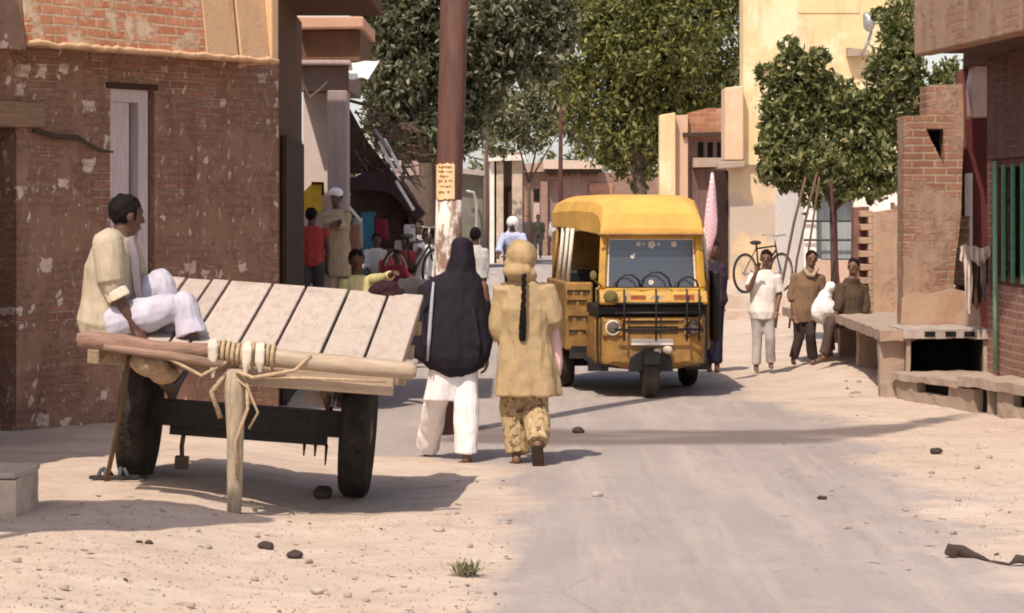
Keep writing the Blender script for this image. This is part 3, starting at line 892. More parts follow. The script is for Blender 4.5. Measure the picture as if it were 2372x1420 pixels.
for x in (-.695, .695):
    cc = Vector((x, 0, .405))
    tp = [(-.08, .27), (-.09, .33), (-.088, .385), (-.07, .402), (-.03, .41), (.03, .41), (.07, .402), (.088, .385), (.09, .33), (.08, .27)]
    w = MB().lathe(tp, cc, 'x', 40).build('wheel', M['tyre'], cart, smooth=True)
    tr = MB()
    for k in range(44):
        a = 2 * math.pi * k / 44
        for off in (-.045, 0.0, .045):
            aa = a + (.07 if off == 0 else 0)
            rm = Matrix.Rotation(aa, 3, 'X')
            tr.box(cc + rm @ Vector((off, 0, .408)), (.036, .046, .008), rm)
    tr.build('tyre_tread', M['tyre'], w)
    sx = 1 if x > 0 else -1
    MB().lathe([(-.05, .06), (-.05, .25), (.05, .262), (.06, .25), (.03, .12), (.085, .07), (.09, .03)] if sx > 0 else [(-.09, .03), (-.085, .07), (-.03, .12), (-.06, .25), (-.05, .262), (.05, .25), (.05, .06)], cc, 'x', 30).build('rim', M['iron_rusty'], w, smooth=True)
# sacking slung below the bed
sk = MB().ell((-.50, -1.0, .81), (.12, .14, .085)).ell((-.41, -.95, .75), (.085, .10, .07))
solid('sacking', sk, M['rope'], cart, .015, 3, .02, (8, 8, 8))
MB().tube([(-.42, .1, .36), (-.43, .08, .22), (-.42, .06, .15)], .016, 6).bx(-.46, -.38, .02, .1, .08, .16).build('brake_rod', M['iron_rusty'], cart)

# things at the cart
o = MB().tube([W(302, 815, 15.45), W(288, 905, 15.6), W(262, 1040, 15.85), W(243, 1132, 16.02)], [.016, .017, .016, .014], 8).build('walking_stick', M['bamboo'], smooth=True)
tag(recentre(o), 'thin bamboo stick leaning against the cart crossbar below the seated man', 'stick')
def sandal(px, py, d, rz, lab):
    g = W(px, py, d); g.z = gh(g.x, g.y) + .004
    s_ = thing('sandal', lab, 'sandal', g, rz, 'pair of sandals under the cart')
    pts = [(-.035, -.12), (.03, -.125), (.045, -.03), (.05, .06), (.03, .125), (-.02, .13), (-.05, .07), (-.04, -.03)]
    MB().prism(pts, 'xy', 0, .022).build('sole', M['iron'], s_, bevel=.004)
    MB().tube([(-.045, .05, .02), (-.02, .045, .06), (.02, .045, .065), (.05, .04, .02)], .014, 6).tube([(-.04, .0, .02), (-.01, .02, .06), (.03, .02, .06), (.048, .0, .02)], .012, 6).build('strap', plain('grey_rubber_strap', (.09, .09, .10), .2), s_, smooth=True)
sandal(252, 1118, 16.1, R(70), 'dark rubber sandal lying nearer the bamboo stick under the cart')
sandal(296, 1112, 16.1, R(100), 'dark rubber sandal lying nearer the left cart wheel')
def stone(name, px, py, d, sz, mat, lab, cat, seed, grp=None):
    g = W(px, py, d); g.z = gh(g.x, g.y)
    b = MB().ell((0, 0, sz[2] * .7), sz, None, 12, 8)
    o = b.build(name, mat, None, smooth=False)
    for v in o.data.vertices:
        v.co *= 1 + .3 * noise.noise(v.co * (1.2 / max(sz)) + Vector((seed, seed * 2, 0)))
    o.location = g
    return tag(o, lab, cat, grp)
stone('stone', 748, 1142, 16.35, (.065, .06, .045), plain('dark_stone', (.07, .05, .04), .3), 'dark stone wedged beside the right cart wheel', 'stone', 3)
# concrete block at the left edge
g = W(20, 1184, 14.6); g.z = gh(g.x, g.y)
blk = thing('concrete_block', 'broken concrete block with bricks at the left edge in front of the house', 'block', g)
b1 = MB().prism([(-.4, -.32), (.10, -.30), (.14, .05), (.11, .30), (-.4, .32)], 'xy', -.05, .20).build('block_body', M['concrete'], blk, bevel=.02); weather(b1, .07, .012, 7)
MB().prism([(-.4, -.3), (.09, -.28), (.155, .0), (.12, .32), (-.4, .34)], 'xy', .2005, .235).build('block_top', M['plank'], blk, bevel=.012)

# dark bundle on the cart
bd = W(893, 668, 16.85)
bn = MB().ell((0, 0, .045), (.095, .09, .058)).ell((-.06, .0, .03), (.05, .06, .04)).ell((.07, -.02, .025), (.05, .05, .04)).ell((.02, -.05, .0), (.05, .045, .04))
o = solid('cloth_bundle', bn, cloth('maroon_black_cloth', (.035, .014, .018)), None, .008, 3, .012, (16, 16, 16))
o.location = bd - Vector((0, 0, .05))
tag(o, 'small dark maroon cloth bundle on the back right corner of the plank cart', 'bundle')

# ------------------------------------------------------------ man on the cart
SH_CREAM = cloth('beige_kurta', (.46, .38, .28)); PJ = cloth('pale_lavender_pyjama', (.50, .465, .535)); CUFF = cloth('cream_cuff', (.82, .72, .55))
o_, j = mk(15.5, 245, 790)
J = joints(j, head=(293, 500, .02), neck=(278, 548, 0), chest=(256, 622, 0), pel=(240, 745, 0), shl=(248, 568, -.17), shr=(290, 560, .17), ell=(258, 655, -.20), wrl=(312, 762, -.17), elr=(318, 640, .20), wrr=(358, 672, .22), hipl=(252, 752, -.09), knl=(428, 705, -.10), anl=(446, 778, -.12), hipr=(258, 745, .09), knr=(372, 655, .12), anr=(410, 770, .10))
ku = shirt(J, 1.0, .03, 1.25, None)
ku.loft([ring_el(J['pel'] + Vector((.01, 0, .05)), Vector((1, 0, 0)), Vector((0, 1, 0)), .145, .17), ring_el(J['pel'] + Vector((.0, 0, -.05)), Vector((1, 0, 0)), Vector((0, 1, 0)), .145, .18), ring_el(J['pel'] + Vector((-.01, -.02, -.13)), Vector((1, 0, 0)), Vector((0, 1, 0)), .10, .16)])
ku.tube([J['shl'], J['shl'].lerp(J['ell'], .5), J['ell']], [.085, .088, .085], 14)
ku.cap(J['shl'] + Vector((0, 0, .012)), J['shr'], .085, .08).cap((J['shl'] + J['shr']) / 2 + Vector((-.03, 0, -.02)), J['neck'] + Vector((-.02, 0, -.02)), .10, .075)
cu = MB().tube([J['ell'].lerp(J['wrl'], .12), J['ell'].lerp(J['wrl'], .34)], [.07, .073], 14)
pj = MB().ell((J['hipl'] + J['hipr']) / 2 + Vector((.03, 0, .02)), (.15, .18, .11))
for e in 'lr':
    hp, kn, an = J['hip' + e], J['kn' + e], J['an' + e]
    pj.tube([hp, hp.lerp(kn, .5), kn.lerp(hp, .1)], [.115, .11, .09], 14); pj.cap(kn, kn, .085)
    pj.tube([kn.lerp(an, .02), kn.lerp(an, .5), kn.lerp(an, .97)], [.086, .088, .10], 14)
pj.loft([ring_el(J['hipl'].lerp(J['knr'], t) + Vector((0, 0, -.04)), Vector((0, 1, 0)), Vector((-.3, 0, .9)), .14 - .07 * t, .08) for t in (0.1, .4, .7)])
man = person('man in a beige kurta and pale pyjamas sitting on the left end of the cart', o_, J, hd=(.85, .5, -.1), skin='skin_dark', H=1.72, hair=True, clothes=(('kurta', SH_CREAM, ku, .012), ('cuff', CUFF, cu, .006), ('pyjama', PJ, pj, .016)), voxel=.0085, feet=((.9, -.2), (.95, .1)), hands={'l': ((.6, -.1, -.6), (0, .3, -.8), .3), 'r': ((.9, 0, -.2), (0, 0, -1), .6)})
# scarf end hanging from his neck
MB().tube([J['neck'] + Vector((.07, -.05, .0)), J['chest'] + Vector((.16, -.09, .06)), J['chest'] + Vector((.17, -.08, -.12)), J['chest'] + Vector((.20, -.06, -.22))], [.02, .028, .03, .022], 8, flat=.4).build('scarf', cloth('grey_scarf', (.20, .17, .18)), man, smooth=True)

# ------------------------------------------------------------ three women walking away
BLK = cloth('black_shawl', (.022, .018, .024)); WHT = cloth('white_cotton', (.83, .79, .78), .06); DKB = cloth('dark_brown_shawl', (.035, .025, .02))
def shawl(rows, j):
    """rows: (y pixel, left pixel, right pixel, half depth, depth shift)"""
    X = Vector((1, 0, 0)); Y = Vector((0, 1, 0)); rr = []
    for k, (py, xl, xr, dp, sh) in enumerate(rows):
        c = j((xl + xr) / 2, py, sh); hw = (j(xr, py, sh) - j(xl, py, sh)).x / 2
        rr.append(ring_el(c, X, Y, hw, dp, 24, .03 if k > 3 else 0, 5, k * .3))
    return MB().loft(rr)
o_, j = mk(18.75, 1068, 1068)
J = joints(j, head=(1070, 597), neck=(1070, 641), chest=(1067, 715), pel=(1055, 830), shl=(1010, 664), shr=(1116, 664), ell=(978, 745), elr=(1130, 750), wrl=(992, 800, .12), wrr=(1128, 822, -.02), hipl=(1030, 838), hipr=(1078, 838), knl=(1008, 938, .12), knr=(1080, 945, -.05), anl=(991, 1034, .40), anr=(1080, 1049, -.06))
sh = shawl([(550, 1056, 1084, .06, 0), (560, 1048, 1092, .10, 0), (590, 1044, 1097, .115, 0), (628, 1032, 1103, .115, 0), (642, 1000, 1114, .125, 0), (662, 970, 1126, .14, 0), (700, 956, 1134, .16, 0), (740, 950, 1138, .18, 0), (790, 946, 1142, .185, -.01), (825, 958, 1134, .18, -.02), (850, 990, 1116, .155, -.03), (872, 1032, 1080, .09, -.04)], j)
for k, (xa, xb) in enumerate(((975, 985), (1040, 1030), (1095, 1108), (1066, 1062))):
    sh.tube([j(1062 + (xa - 1062) * .4, 650, -.10), j(xa, 720, -.14), j(xb, 800, -.165), j(xb, 845, -.14)], [.012, .024, .026, .008], 8)
kt = MB().loft(torso_rings(J, .97, .015, j(1026, 925, .03), (.15, .12), .09))
sa = pants(J, .97, .085, .085, .012, 1.0)
for e in 'lr': sa.tube([J['kn' + e], J['kn' + e].lerp(J['an' + e], .5), J['kn' + e].lerp(J['an' + e], .98)], [.082, .09, .07], 14)
wa = person('woman in a black shawl over white tunic and trousers walking away beside the pole', o_, J, hd=(0, 1, 0), H=1.58, clothes=(('tunic', WHT, kt, .01), ('trousers', WHT, sa, .014), ('shawl', BLK, sh, .016)), voxel=.009, feet=((0, 1), (0, 1)), hands={'r': ((.0, .1, -1), (-1, 0, 0), .5)})
MB().tube([j(1004, 652, -.13), j(1000, 700, -.165), j(994, 780, -.19), j(990, 835, -.17)], [.008, .012, .014, .008], 8, flat=.4).build('shawl_strip', cloth('pale_grey_strip', (.36, .36, .40)), wa, smooth=True)  # pale strip running down the shawl
KH = cloth('khaki_gold_kurta', (.42, .30, .165)); SC = cloth('mustard_headscarf', (.42, .29, .15), .25)
n = Nt('patterned_gold_trousers')
cc = n.mix(n.ramp(n.noise(20, 4, .7), [(.52, 0), (.58, .85)]), (.43, .31, .17), (.13, .075, .04))
n.bump(n.noise(14, 3, .5, stretch=(1.6, 1.6, .35)), .5, .03); KHP = n.fin(n.mix(n.ramp(n.noise(28, 3, .6, stretch=(1, 1, .5)), [(.58, 0), (.64, .7)]), cc, (.62, .5, .33)), .9, .15)
o_, j = mk(18.6, 1218, 1073)
J = joints(j, head=(1206, 600), neck=(1209, 648), chest=(1214, 715), pel=(1218, 815), shl=(1170, 668), shr=(1258, 668), ell=(1158, 758, .02), elr=(1286, 742, -.02), wrl=(1168, 830, .10), wrr=(1276, 735, .18), hipl=(1196, 825), hipr=(1238, 825), knl=(1190, 945, .08), knr=(1242, 945, .02), anl=(1196, 1052, .02), anr=(1246, 1028, -.22))
ku = shirt(J, .98, .03, 1.35, j(1222, 915), (.245, .17), .11, 1.12)
hs = MB().ell(J['head'] + Vector((0, -.005, .02)), (.115, .125, .125)).ell(J['head'] + Vector((-.02, -.07, -.085)), (.115, .085, .062)).ell(J['neck'] + Vector((0, -.03, .03)), (.11, .10, .06)).cap(J['head'] + Vector((-.09, -.06, -.03)), J['head'] + Vector((.08, -.08, -.10)), .035)
pa = pants(J, .97, .095, .078, .012, .98)
wb = person('woman in a khaki gold tunic and headscarf with a long dark braid walking away', o_, J, hd=(0, 1, 0), H=1.6, clothes=(('kurta', KH, ku, .020), ('trousers', KHP, pa, .016), ('headscarf', SC, hs, .014)), voxel=.009, feet=((0, 1), (.05, .35, -.9)), hands={'r': ((-.3, .9, .2), (0, 0, -1), .9)})
br = MB()
for k in range(15):
    t = k / 14; p = j(1214 - 4 * t, 640 + 142 * t, -.155 - .03 * math.sin(t * 3))
    br.ell(p, (.018 + .085 * max(0, t - .45) * max(.25, 1.25 - t), .022, .027), Matrix.Rotation(.5 * (-1) ** k, 3, 'Y'), 8, 6)
solid('braid', br, M['hair'], wb, .007, 1)
pk = MB().loft([ring_el(j(px, py, .1), Vector((1, 0, 0)), Vector((0, 1, 0)), r, r * .6, 16, f, 5) for px, py, r, f in ((1274, 722, .02, 0), (1278, 745, .035, .05), (1282, 790, .055, .1), (1284, 840, .06, .14), (1284, 872, .05, .16))])
o = solid('cloth_bag', pk, cloth('pale_pink_cloth', (.78, .50, .46)), None, .008, 2, .008)
o.location = o_; tag(o, 'pale pink cloth bag hanging from the hand of the khaki-dressed woman', 'bag')
SL = plain('brown_sandal', (.05, .03, .02), .3)
for (r_, jn, fd) in ((wb, J['anl'], (0, 1, 0)), (wb, J['anr'], (.05, .35, -.93))):
    f = Vector(fd).normalized(); s0 = jn - Vector((0, 0, .07)) - f * .05
    q = f.to_track_quat('Y', 'Z').to_matrix()
    MB().box(s0 + f * .1 + q @ Vector((0, 0, -.015)), (.085, .25, .02), q).build('shoe', SL, r_, bevel=.008)

# ------------------------------------------------------------ boys at the bench
WS = cloth('white_shirt', (.80, .73, .66)); GT = cloth('grey_trousers', (.44, .39, .37)); BR = cloth('brown_kurta', (.20, .125, .075)); DT = cloth('dark_trousers', (.05, .035, .03)); DS = cloth('dark_olive_shirt', (.085, .055, .035))
o_, j = mk(29.0, 1770, 864)
J = joints(j, head=(1775, 598), neck=(1771, 626), chest=(1769, 664), pel=(1766, 720), shl=(1747, 640), shr=(1796, 640), ell=(1742, 625, -.18), elr=(1806, 680), wrl=(1748, 612, -.05), wrr=(1798, 718, -.08), hipl=(1756, 725), hipr=(1778, 725), knl=(1754, 785), knr=(1784, 785, -.04), anl=(1752, 845), anr=(1786, 838, .05))
J['ell'] = j(1736, 668, -.12); J['wrl'] = j(1752, 628, -.2)
person('slim boy in a white shirt and grey trousers standing near the bicycle', o_, J, hd=(-.2, -1, -.05), skin='skin', H=1.38, hair=True, clothes=(('shirt', WS, shirt(J, .82, .022, .9, j(1768, 738), (.135, .11), .04), .008), ('trousers', GT, pants(J, .8, .062, .062, .012, .97), .008)), voxel=.010, hands={'l': ((.3, -.2, 1), (0, -1, 0), .5)})
o_, j = mk(29.8, 1862, 852)
J = joints(j, head=(1880, 606), neck=(1876, 632), chest=(1870, 668), pel=(1864, 722), shl=(1845, 646), shr=(1898, 648), ell=(1834, 690), elr=(1904, 695), wrl=(1842, 735, -.08), wrr=(1892, 735, -.08), hipl=(1853, 728), hipr=(1876, 728), knl=(1850, 790, -.04), knr=(1878, 785, -.1), anl=(1838, 836, -.03), anr=(1882, 834))
k2 = shirt(J, .84, .024, 1.3, j(1864, 752), (.15, .12), .05)
person('boy in a loose brown tunic and dark trousers standing by the bench', o_, J, hd=(.1, -1, -.05), skin='skin', H=1.38, hair=True, clothes=(('tunic', BR, k2, .010), ('collar', cloth('tan_collar', (.40, .30, .2)), MB().tube([J['neck'] + Vector((-.08, -.06, .03)), J['neck'] + Vector((-.03, -.115, -.05)), J['neck'] + Vector((.02, -.12, -.06)), J['neck'] + Vector((.085, -.06, .03))], [.022, .026, .026, .022], 10), .003), ('trousers', DT, pants(J, .8, .066, .066, .012, .97), .008)), voxel=.010)
o_, j = mk(29.2, 1955, 830)
J = joints(j, head=(1977, 604, 0), neck=(1973, 632), chest=(1969, 672), pel=(1972, 722), shl=(1948, 648, -.05), shr=(1998, 652, .1), ell=(1944, 690, -.12), elr=(2006, 695, .05), wrl=(1932, 720, -.15), wrr=(1990, 728, -.05), hipl=(1962, 728, -.06), hipr=(1980, 728, .05), knl=(1926, 734, -.24), knr=(1918, 732, -.06), anl=(1908, 808, -.26), anr=(1924, 800, -.10))
person('boy in a dark olive shirt sitting on the concrete bench with one leg hanging', o_, J, hd=(-.45, -1, 0), skin='skin', H=1.38, hair=True, clothes=(('shirt', DS, shirt(J, .84, .024, 1.5), .009), ('trousers', cloth('brown_trousers', (.085, .055, .045)), pants(J, .8, .068, .066, .012, .95), .009)), voxel=.010, feet=((-.6, -.8), (-.3, -.9)))
sk = MB().ell((0, 0, .16), (.15, .13, .17)).ell((.02, 0, .32), (.08, .07, .08)).cap((.03, 0, .36), (.08, -.02, .44), .045, .06)
o = solid('cloth_sack', sk, cloth('white_sack_cloth', (.80, .76, .74)), None, .012, 3, .02, (7, 7, 7))
o.location = W(1908, 752, 29.6); tag(o, 'white cloth sack tied at the neck on the bench between two boys', 'sack')

# ------------------------------------------------------------ right side: bench, counter, steps, pillar, low wall
CON = plasterm('dusty_concrete_slab', (.42, .325, .26), (.20, .14, .10), .7, 1.9, (.38, .27, .205), False)
BRK = brick('red_brick_pillar_brick', (.27, .125, .083), (.37, .185, .12), (.42, .30, .22), plaster=(.42, .275, .195), pl_amt=.50, pl_scale=1.9, dirt=(.15, .085, .06), stains=.6)
bench = thing('concrete_bench', 'long concrete slab bench on slab legs where a boy sits', 'bench', (4.1, 28.2, 0))
weather(MB().prism([(3.25, 31.2), (3.30, 30.2), (3.62, 29.3), (3.60, 27), (3.54, 24.95), (3.84, 24.95), (4.75, 27.2), (4.75, 31.6)], 'xy', .56, .66).build('seat', CON, bench, bevel=.02, world=True), edge=.2, amp=.016)
for d in (25.06, 28.4, 30.7):
    xl = {25.06: 3.56, 28.4: 3.80, 30.7: 3.88}[d]
    weather(MB().bx(xl, 3.80 if d < 26 else 4.6, d, d + .16, -.05, .558).build('leg', CON, bench, bevel=.015, world=True), edge=.12, amp=.014)
MB().bx(4.45, 4.6, 27.3, 31.4, -.05, .556).build('back_wall', CON, bench, world=True)
ctr = thing('stone_counter', 'concrete counter with a thick slab over a black open niche beside the bench', 'counter', (4.2, 25.0, .2))
weather(MB().bx(3.76, 4.62, 24.92, 25.9, .585, .675).build('slab', plain('grey_slab', (.40, .33, .29), .25, 6, .9), ctr, bevel=.018, world=True), edge=.1, amp=.012)
weather(MB().bx(3.805, 3.845, 24.97, 25.9, -.05, .583).bx(4.545, 4.62, 24.97, 25.9, -.05, .583).bx(3.79, 4.545, 25.8, 25.9, -.05, .583).build('niche_wall', CON, ctr, bevel=.012, world=True), edge=.1, amp=.010)
MB().bx(3.85, 4.545, 25.75, 25.795, .2, .58).bx(3.846, 3.86, 25.02, 25.74, .22, .58).bx(4.525, 4.543, 25.02, 25.74, .22, .58).build('shade_lining', M['black_void'], ctr, world=True)  # black sheets paint the shade inside the niche
mmk = MB()
for k, x0 in enumerate((3.97, 4.17, 4.35)):
    mmk.bx(x0, x0 + .10, 24.912, 24.921, .605, .655)
mmk.build('slab_slot_shade', M['black_void'], ctr, world=True)
# stepped drain platform in front, with openings
stp = thing('stepped_platform', 'low concrete step platform with dark drain openings below the green-barred house', 'platform', (4.1, 23.6, 0))
def along(t): return Vector((3.70 + .80 * t, 24.95 - 2.75 * t))   # t 0 (far left) .. 1 (near right)
def seg(mb, t0_, t1_, z0, z1, depth=.35, off=0.0):
    p, q = along(t0_), along(t1_); nrm = Vector((.96, .28))
    p0 = p + nrm * off; q0 = q + nrm * off
    mb.prism([(q0.x, q0.y), (p0.x, p0.y), (p0.x + nrm.x * depth, p0.y + nrm.y * depth), (q0.x + nrm.x * depth, q0.y + nrm.y * depth)], 'xy', z0, z1)
f_ = MB()
seg(f_, 0, .16, -.1, .20); seg(f_, .16, .40, -.1, .10); seg(f_, .40, .58, -.1, .20)
seg(f_, .67, .685, -.1, .22); seg(f_, .74, .84, -.1, .22); seg(f_, .84, .93, -.1, .10); seg(f_, .93, 1.3, -.1, .22); seg(f_, .58, .74, -.1, .0)
weather(f_.build('riser', CON, stp, world=True), edge=.1, amp=.014)
t_ = MB(); seg(t_, -.02, .5, .202, .26, 1.2, -.04); seg(t_, .5, 1.3, .222, .31, 1.2, -.05); weather(t_.build('tread', CON, stp, world=True), edge=.1, amp=.016)
for a_ in ((.165, .395, .105, .195), (.58, .93, .005, .20)):
    v_ = MB(); seg(v_, *a_, .02, .09); v_.build('drain_shade_plate', M['black_void'], stp, world=True)  # black plates just behind the openings paint their inner shade
# brick pillar with a triangular niche
pl = thing('brick_pillar', 'stepped red brick pillar with a dark triangular niche, right of the small tree', 'pillar', W(2165, 757, 26))
def PX(px, d): return (px - CX) * d / F
def PZ(py, d): return HC - (py - HY) * d / F
D = 26.0
pf = [(2093, 757), (2093, 268), (2146, 268), (2146, 300), (2186, 300), (2186, 382), (2186, 757)]
def P2(l, d): return [(PX(a, d), PZ(b, d)) for a, b in l]
m_ = MB()
m_.prism(P2([(2093, 757), (2093, 268), (2146, 268), (2146, 302), (2186, 382), (2186, 757)], D), 'xz', D, D + .42)
m_.prism(P2([(2186, 757), (2186, 300), (2232, 300), (2226, 500), (2210, 640), (2206, 757)], D), 'xz', D, D + .42)
m_.prism(P2([(2146, 300), (2146, 200), (2164, 196), (2230, 194), (2232, 300)], D), 'xz', D, D + .42)
weather(m_.build('shaft', BRK, pl, world=True), edge=.12, amp=.008)
MB().prism(P2([(2140, 296), (2192, 296), (2192, 388), (2140, 310)], D), 'xz', D + .26, D + .30).build('niche_shade_plate', M['black_void'], pl, world=True)
weather(MB().prism(P2([(2084, 762), (2088, 690), (2120, 676), (2150, 682), (2206, 668), (2240, 676), (2262, 672), (2270, 762)], D), 'xz', D - .07, D - .002).build('base_plaster', plasterm('beige_base_plaster', (.47, .32, .225), (.28, .18, .12), .6, 2, (.40, .24, .16)), pl, bevel=.02, world=True), edge=.3, amp=.004)
MB().prism(P2([(2206, 660), (2210, 500), (2246, 500), (2246, 660)], D + .3), 'xz', D + .3, D + .45).build('side_brick', BRK, pl, world=True)
lw = thing('low_brick_wall', 'low half-plastered brick wall with a toothed broken end behind the seated boy', 'wall', W(2040, 735, 29.5))
D2 = 29.5
m_ = MB().prism(P2([(2022, 760), (2022, 492), (2060, 486), (2108, 484), (2108, 760)], D2), 'xz', D2, D2 + .22)
for k in range(16):
    y0 = 488 + k * 15.5
    xl = 1993 if k % 2 == 0 else 2012
    m_.prism(P2([(xl + rnd.uniform(-2, 2), y0 + 14.5), (xl, y0), (2022, y0), (2022, y0 + 14.5)], D2), 'xz', D2 + .005, D2 + .21)
m_.build('wall_body', brick('low_wall_brick', (.42, .20, .12), (.52, .27, .165), (.50, .36, .26), plaster=(.55, .36, .25), pl_amt=.6, pl_scale=1.4, dirt=(.25, .15, .1), stains=.3), lw, bevel=.006, world=True)
MB().prism(P2([(1982, 750), (1985, 480), (2020, 478), (2022, 750)], D2), 'xz', D2 + .23, D2 + .5).build('return_wall', plain('maroon_brick_return', (.22, .11, .085), .3, 5), lw, bevel=.01, world=True)
m_ = MB()
for k in range(9): m_.box(W(2068 + k * 5.2, 481 - 4 * (k % 3 == 0), D2 + .1), (.024, .2, .05 + .03 * (k % 3 == 0)))
m_.build('coping_bricks', BRK, lw, world=True)

# right house: street wall, deep roof slab, veranda recess
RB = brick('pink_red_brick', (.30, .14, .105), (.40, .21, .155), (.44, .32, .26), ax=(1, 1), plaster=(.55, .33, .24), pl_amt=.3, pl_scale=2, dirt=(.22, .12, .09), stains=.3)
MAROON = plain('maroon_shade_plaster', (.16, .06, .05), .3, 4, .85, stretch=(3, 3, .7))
rh = thing('veranda_house', 'brick house with a deep roof slab, maroon doorway and green-barred window at the right edge', 'house', (4.4, 22, .3))
XW, YC = 4.58, 24.98
MB().bx(XW, XW + .3, 18, YC, .10, 1.12).bx(XW, XW + .3, 24.8, YC, 1.12, 2.30).bx(XW, XW + .3, 18, 22.9, 1.12, 2.30).build('wall', RB, rh, bevel=.01, world=True)
MB().bx(XW, XW + .3, 18, YC, 2.302, 3.27).build('upper_wall', brick('shaded_dark_brick', (.15, .065, .050), (.21, .095, .072), (.24, .15, .12), plaster=(.20, .115, .095), pl_amt=.5, pl_scale=2.2, dirt=(.07, .035, .03), stains=.8), rh, world=True)  # darkened brick paints the deep shade under the roof slab
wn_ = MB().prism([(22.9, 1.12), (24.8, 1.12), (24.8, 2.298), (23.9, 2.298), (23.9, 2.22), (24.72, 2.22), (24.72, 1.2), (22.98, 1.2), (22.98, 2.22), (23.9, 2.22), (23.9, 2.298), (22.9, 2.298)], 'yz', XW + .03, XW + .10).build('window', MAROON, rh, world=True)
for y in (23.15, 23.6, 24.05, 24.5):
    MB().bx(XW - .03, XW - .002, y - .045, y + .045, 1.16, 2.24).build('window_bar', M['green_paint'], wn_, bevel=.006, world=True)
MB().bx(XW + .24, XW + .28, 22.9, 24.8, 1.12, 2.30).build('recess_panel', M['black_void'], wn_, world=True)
MB().tube([(4.53, 24.27, .31), (4.53, 24.27, 2.28)], .024, 10).build('green_post', M['green_pale'], rh, smooth=True, world=True)
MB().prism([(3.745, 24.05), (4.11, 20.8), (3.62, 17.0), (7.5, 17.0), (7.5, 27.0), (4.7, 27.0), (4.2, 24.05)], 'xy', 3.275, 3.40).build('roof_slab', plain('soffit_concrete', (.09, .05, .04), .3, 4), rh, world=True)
MB().prism([(3.735, 24.06), (4.10, 20.8), (3.61, 17.0), (3.8, 17.0), (4.28, 20.8), (3.9, 24.06)], 'xy', 3.255, 4.45).build('parapet', brick('pink_parapet_brick', (.36, .18, .12), (.46, .25, .16), (.42, .29, .21), plaster=(.47, .30, .21), pl_amt=.55, pl_scale=2.2, dirt=(.22, .12, .09), ax=(.3, 1)), rh, bevel=.015, world=True)
MB().bx(4.62, 6.5, 26.82, 27.0, .1, 3.27).build('back_wall', MAROON, rh, world=True)
DD = 26.7
MB().prism(P2([(2240, 760), (2240, 275), (2300, 275), (2300, 760)], DD), 'xz', DD, DD + .05).build('door', plain('maroon_door', (.11, .022, .022), .3, 4, .6, stretch=(6, 6, 1)), rh, bevel=.006, world=True)
MB().prism(P2([(2252, 272), (2250, 190), (2262, 128), (2300, 130), (2300, 270)], 26.2), 'xz', 26.2, 26.5).build('lintel_block', plasterm('whitewashed_block', (.62, .47, .44), (.35, .2, .18), .7, 5), rh, bevel=.015, world=True)
MB().prism(P2([(2239, 760), (2239, 402), (2253, 400), (2253, 760)], 26.5), 'xz', 26.5, 26.6).build('white_post', M['white_paint'], rh, bevel=.01, world=True)
# washing hung by the doorway
LINEN = cloth('grey_white_linen', (.62, .52, .47), .2)
hc = thing('hanging_washing', 'white cloth bundle over dark and white washing hanging beside the maroon doorway', 'washing', W(2255, 740, 24.8))
X_, Y_ = Vector((1, 0, 0)), Vector((0, 1, 0))
MB().tube([W(2222, 572, 24.8), W(2296, 580, 24.9)], .012, 6).build('rod', M['bamboo'], hc, world=True)
def drape(px0, px1, ytop, ybots, m, nm, d, seed):
    vs = []; fs = []; nu, nv = 18, 12
    for i in range(nu + 1):
        u = i / nu; px = px0 + (px1 - px0) * u
        yb_ = interp(ybots, u)
        for j in range(nv + 1):
            v = j / nv
            p = W(px + 2.5 * math.sin(seed + v * 3 + u * 2) * v, ytop + 3 * math.sin(u * 7 + seed) + (yb_ - ytop) * v, d + .035 * math.sin(u * 19 + seed) * (.3 + v) + .02 * math.sin(u * 41 + v * 4))
            vs.append(p)
    k = len(vs); vs += [v + Vector((0, .008, 0)) for v in vs]
    for i in range(nu):
        for j in range(nv):
            a = i * (nv + 1) + j; q = (a, a + nv + 1, a + nv + 2, a + 1); fs += [q, tuple(x + k for x in reversed(q))]
    return MB().add(vs, fs).build(nm, m, hc, smooth=True, world=True)
drape(2236, 2290, 578, [(0, 640), (.3, 700), (.55, 722), (.8, 690), (1, 650)], DS, 'dark_cloth', 24.78, 1)
drape(2225, 2252, 568, [(0, 600), (.35, 612), (.5, 726), (.85, 724), (1, 640)], LINEN, 'white_cloth', 24.70, 2)
drape(2250, 2292, 572, [(0, 606), (.4, 618), (.7, 604), (1, 596)], LINEN, 'white_cloth', 24.68, 4)
drape(2272, 2284, 600, [(0, 690), (1, 706)], cloth('grey_cloth', (.4, .34, .32)), 'grey_cloth', 24.70, 5)

# ------------------------------------------------------------ far right buildings
YEL = plasterm('yellow_limewash', (.78, .59, .33), (.46, .31, .17), .75, .9, (.80, .66, .43))
YEL2 = plasterm('stained_lower_plaster', (.70, .52, .34), (.36, .26, .19), .55, .8, (.50, .40, .32), False)
D = 54.0
yb_ = thing('yellow_building', 'tall yellow limewashed building behind the small tree', 'building', W(1900, 690, D))
MB().prism(P2([(1722, 382), (1722, -150), (2140, -150), (2140, 382)], D), 'xz', D, D + .9).build('upper_wall', YEL, yb_, world=True)
MB().prism(P2([(1692, 720), (1692, 384), (1870, 384), (1870, 720)], D), 'xz', D + .12, D + .9).build('lower_wall', YEL2, yb_, world=True)
MB().prism(P2([(1676, 372), (1676, 205), (1719, 200), (1719, 372)], D), 'xz', D - .35, D + .6).build('balcony', plasterm('peach_plaster', (.74, .52, .35), (.5, .32, .2), .5, .8), yb_, bevel=.03, world=True)
MB().prism(P2([(1660, 392), (1660, 376), (1722, 373), (1722, 388)], D), 'xz', D - .4, D - .002).build('ledge', CON, yb_, bevel=.02, world=True)
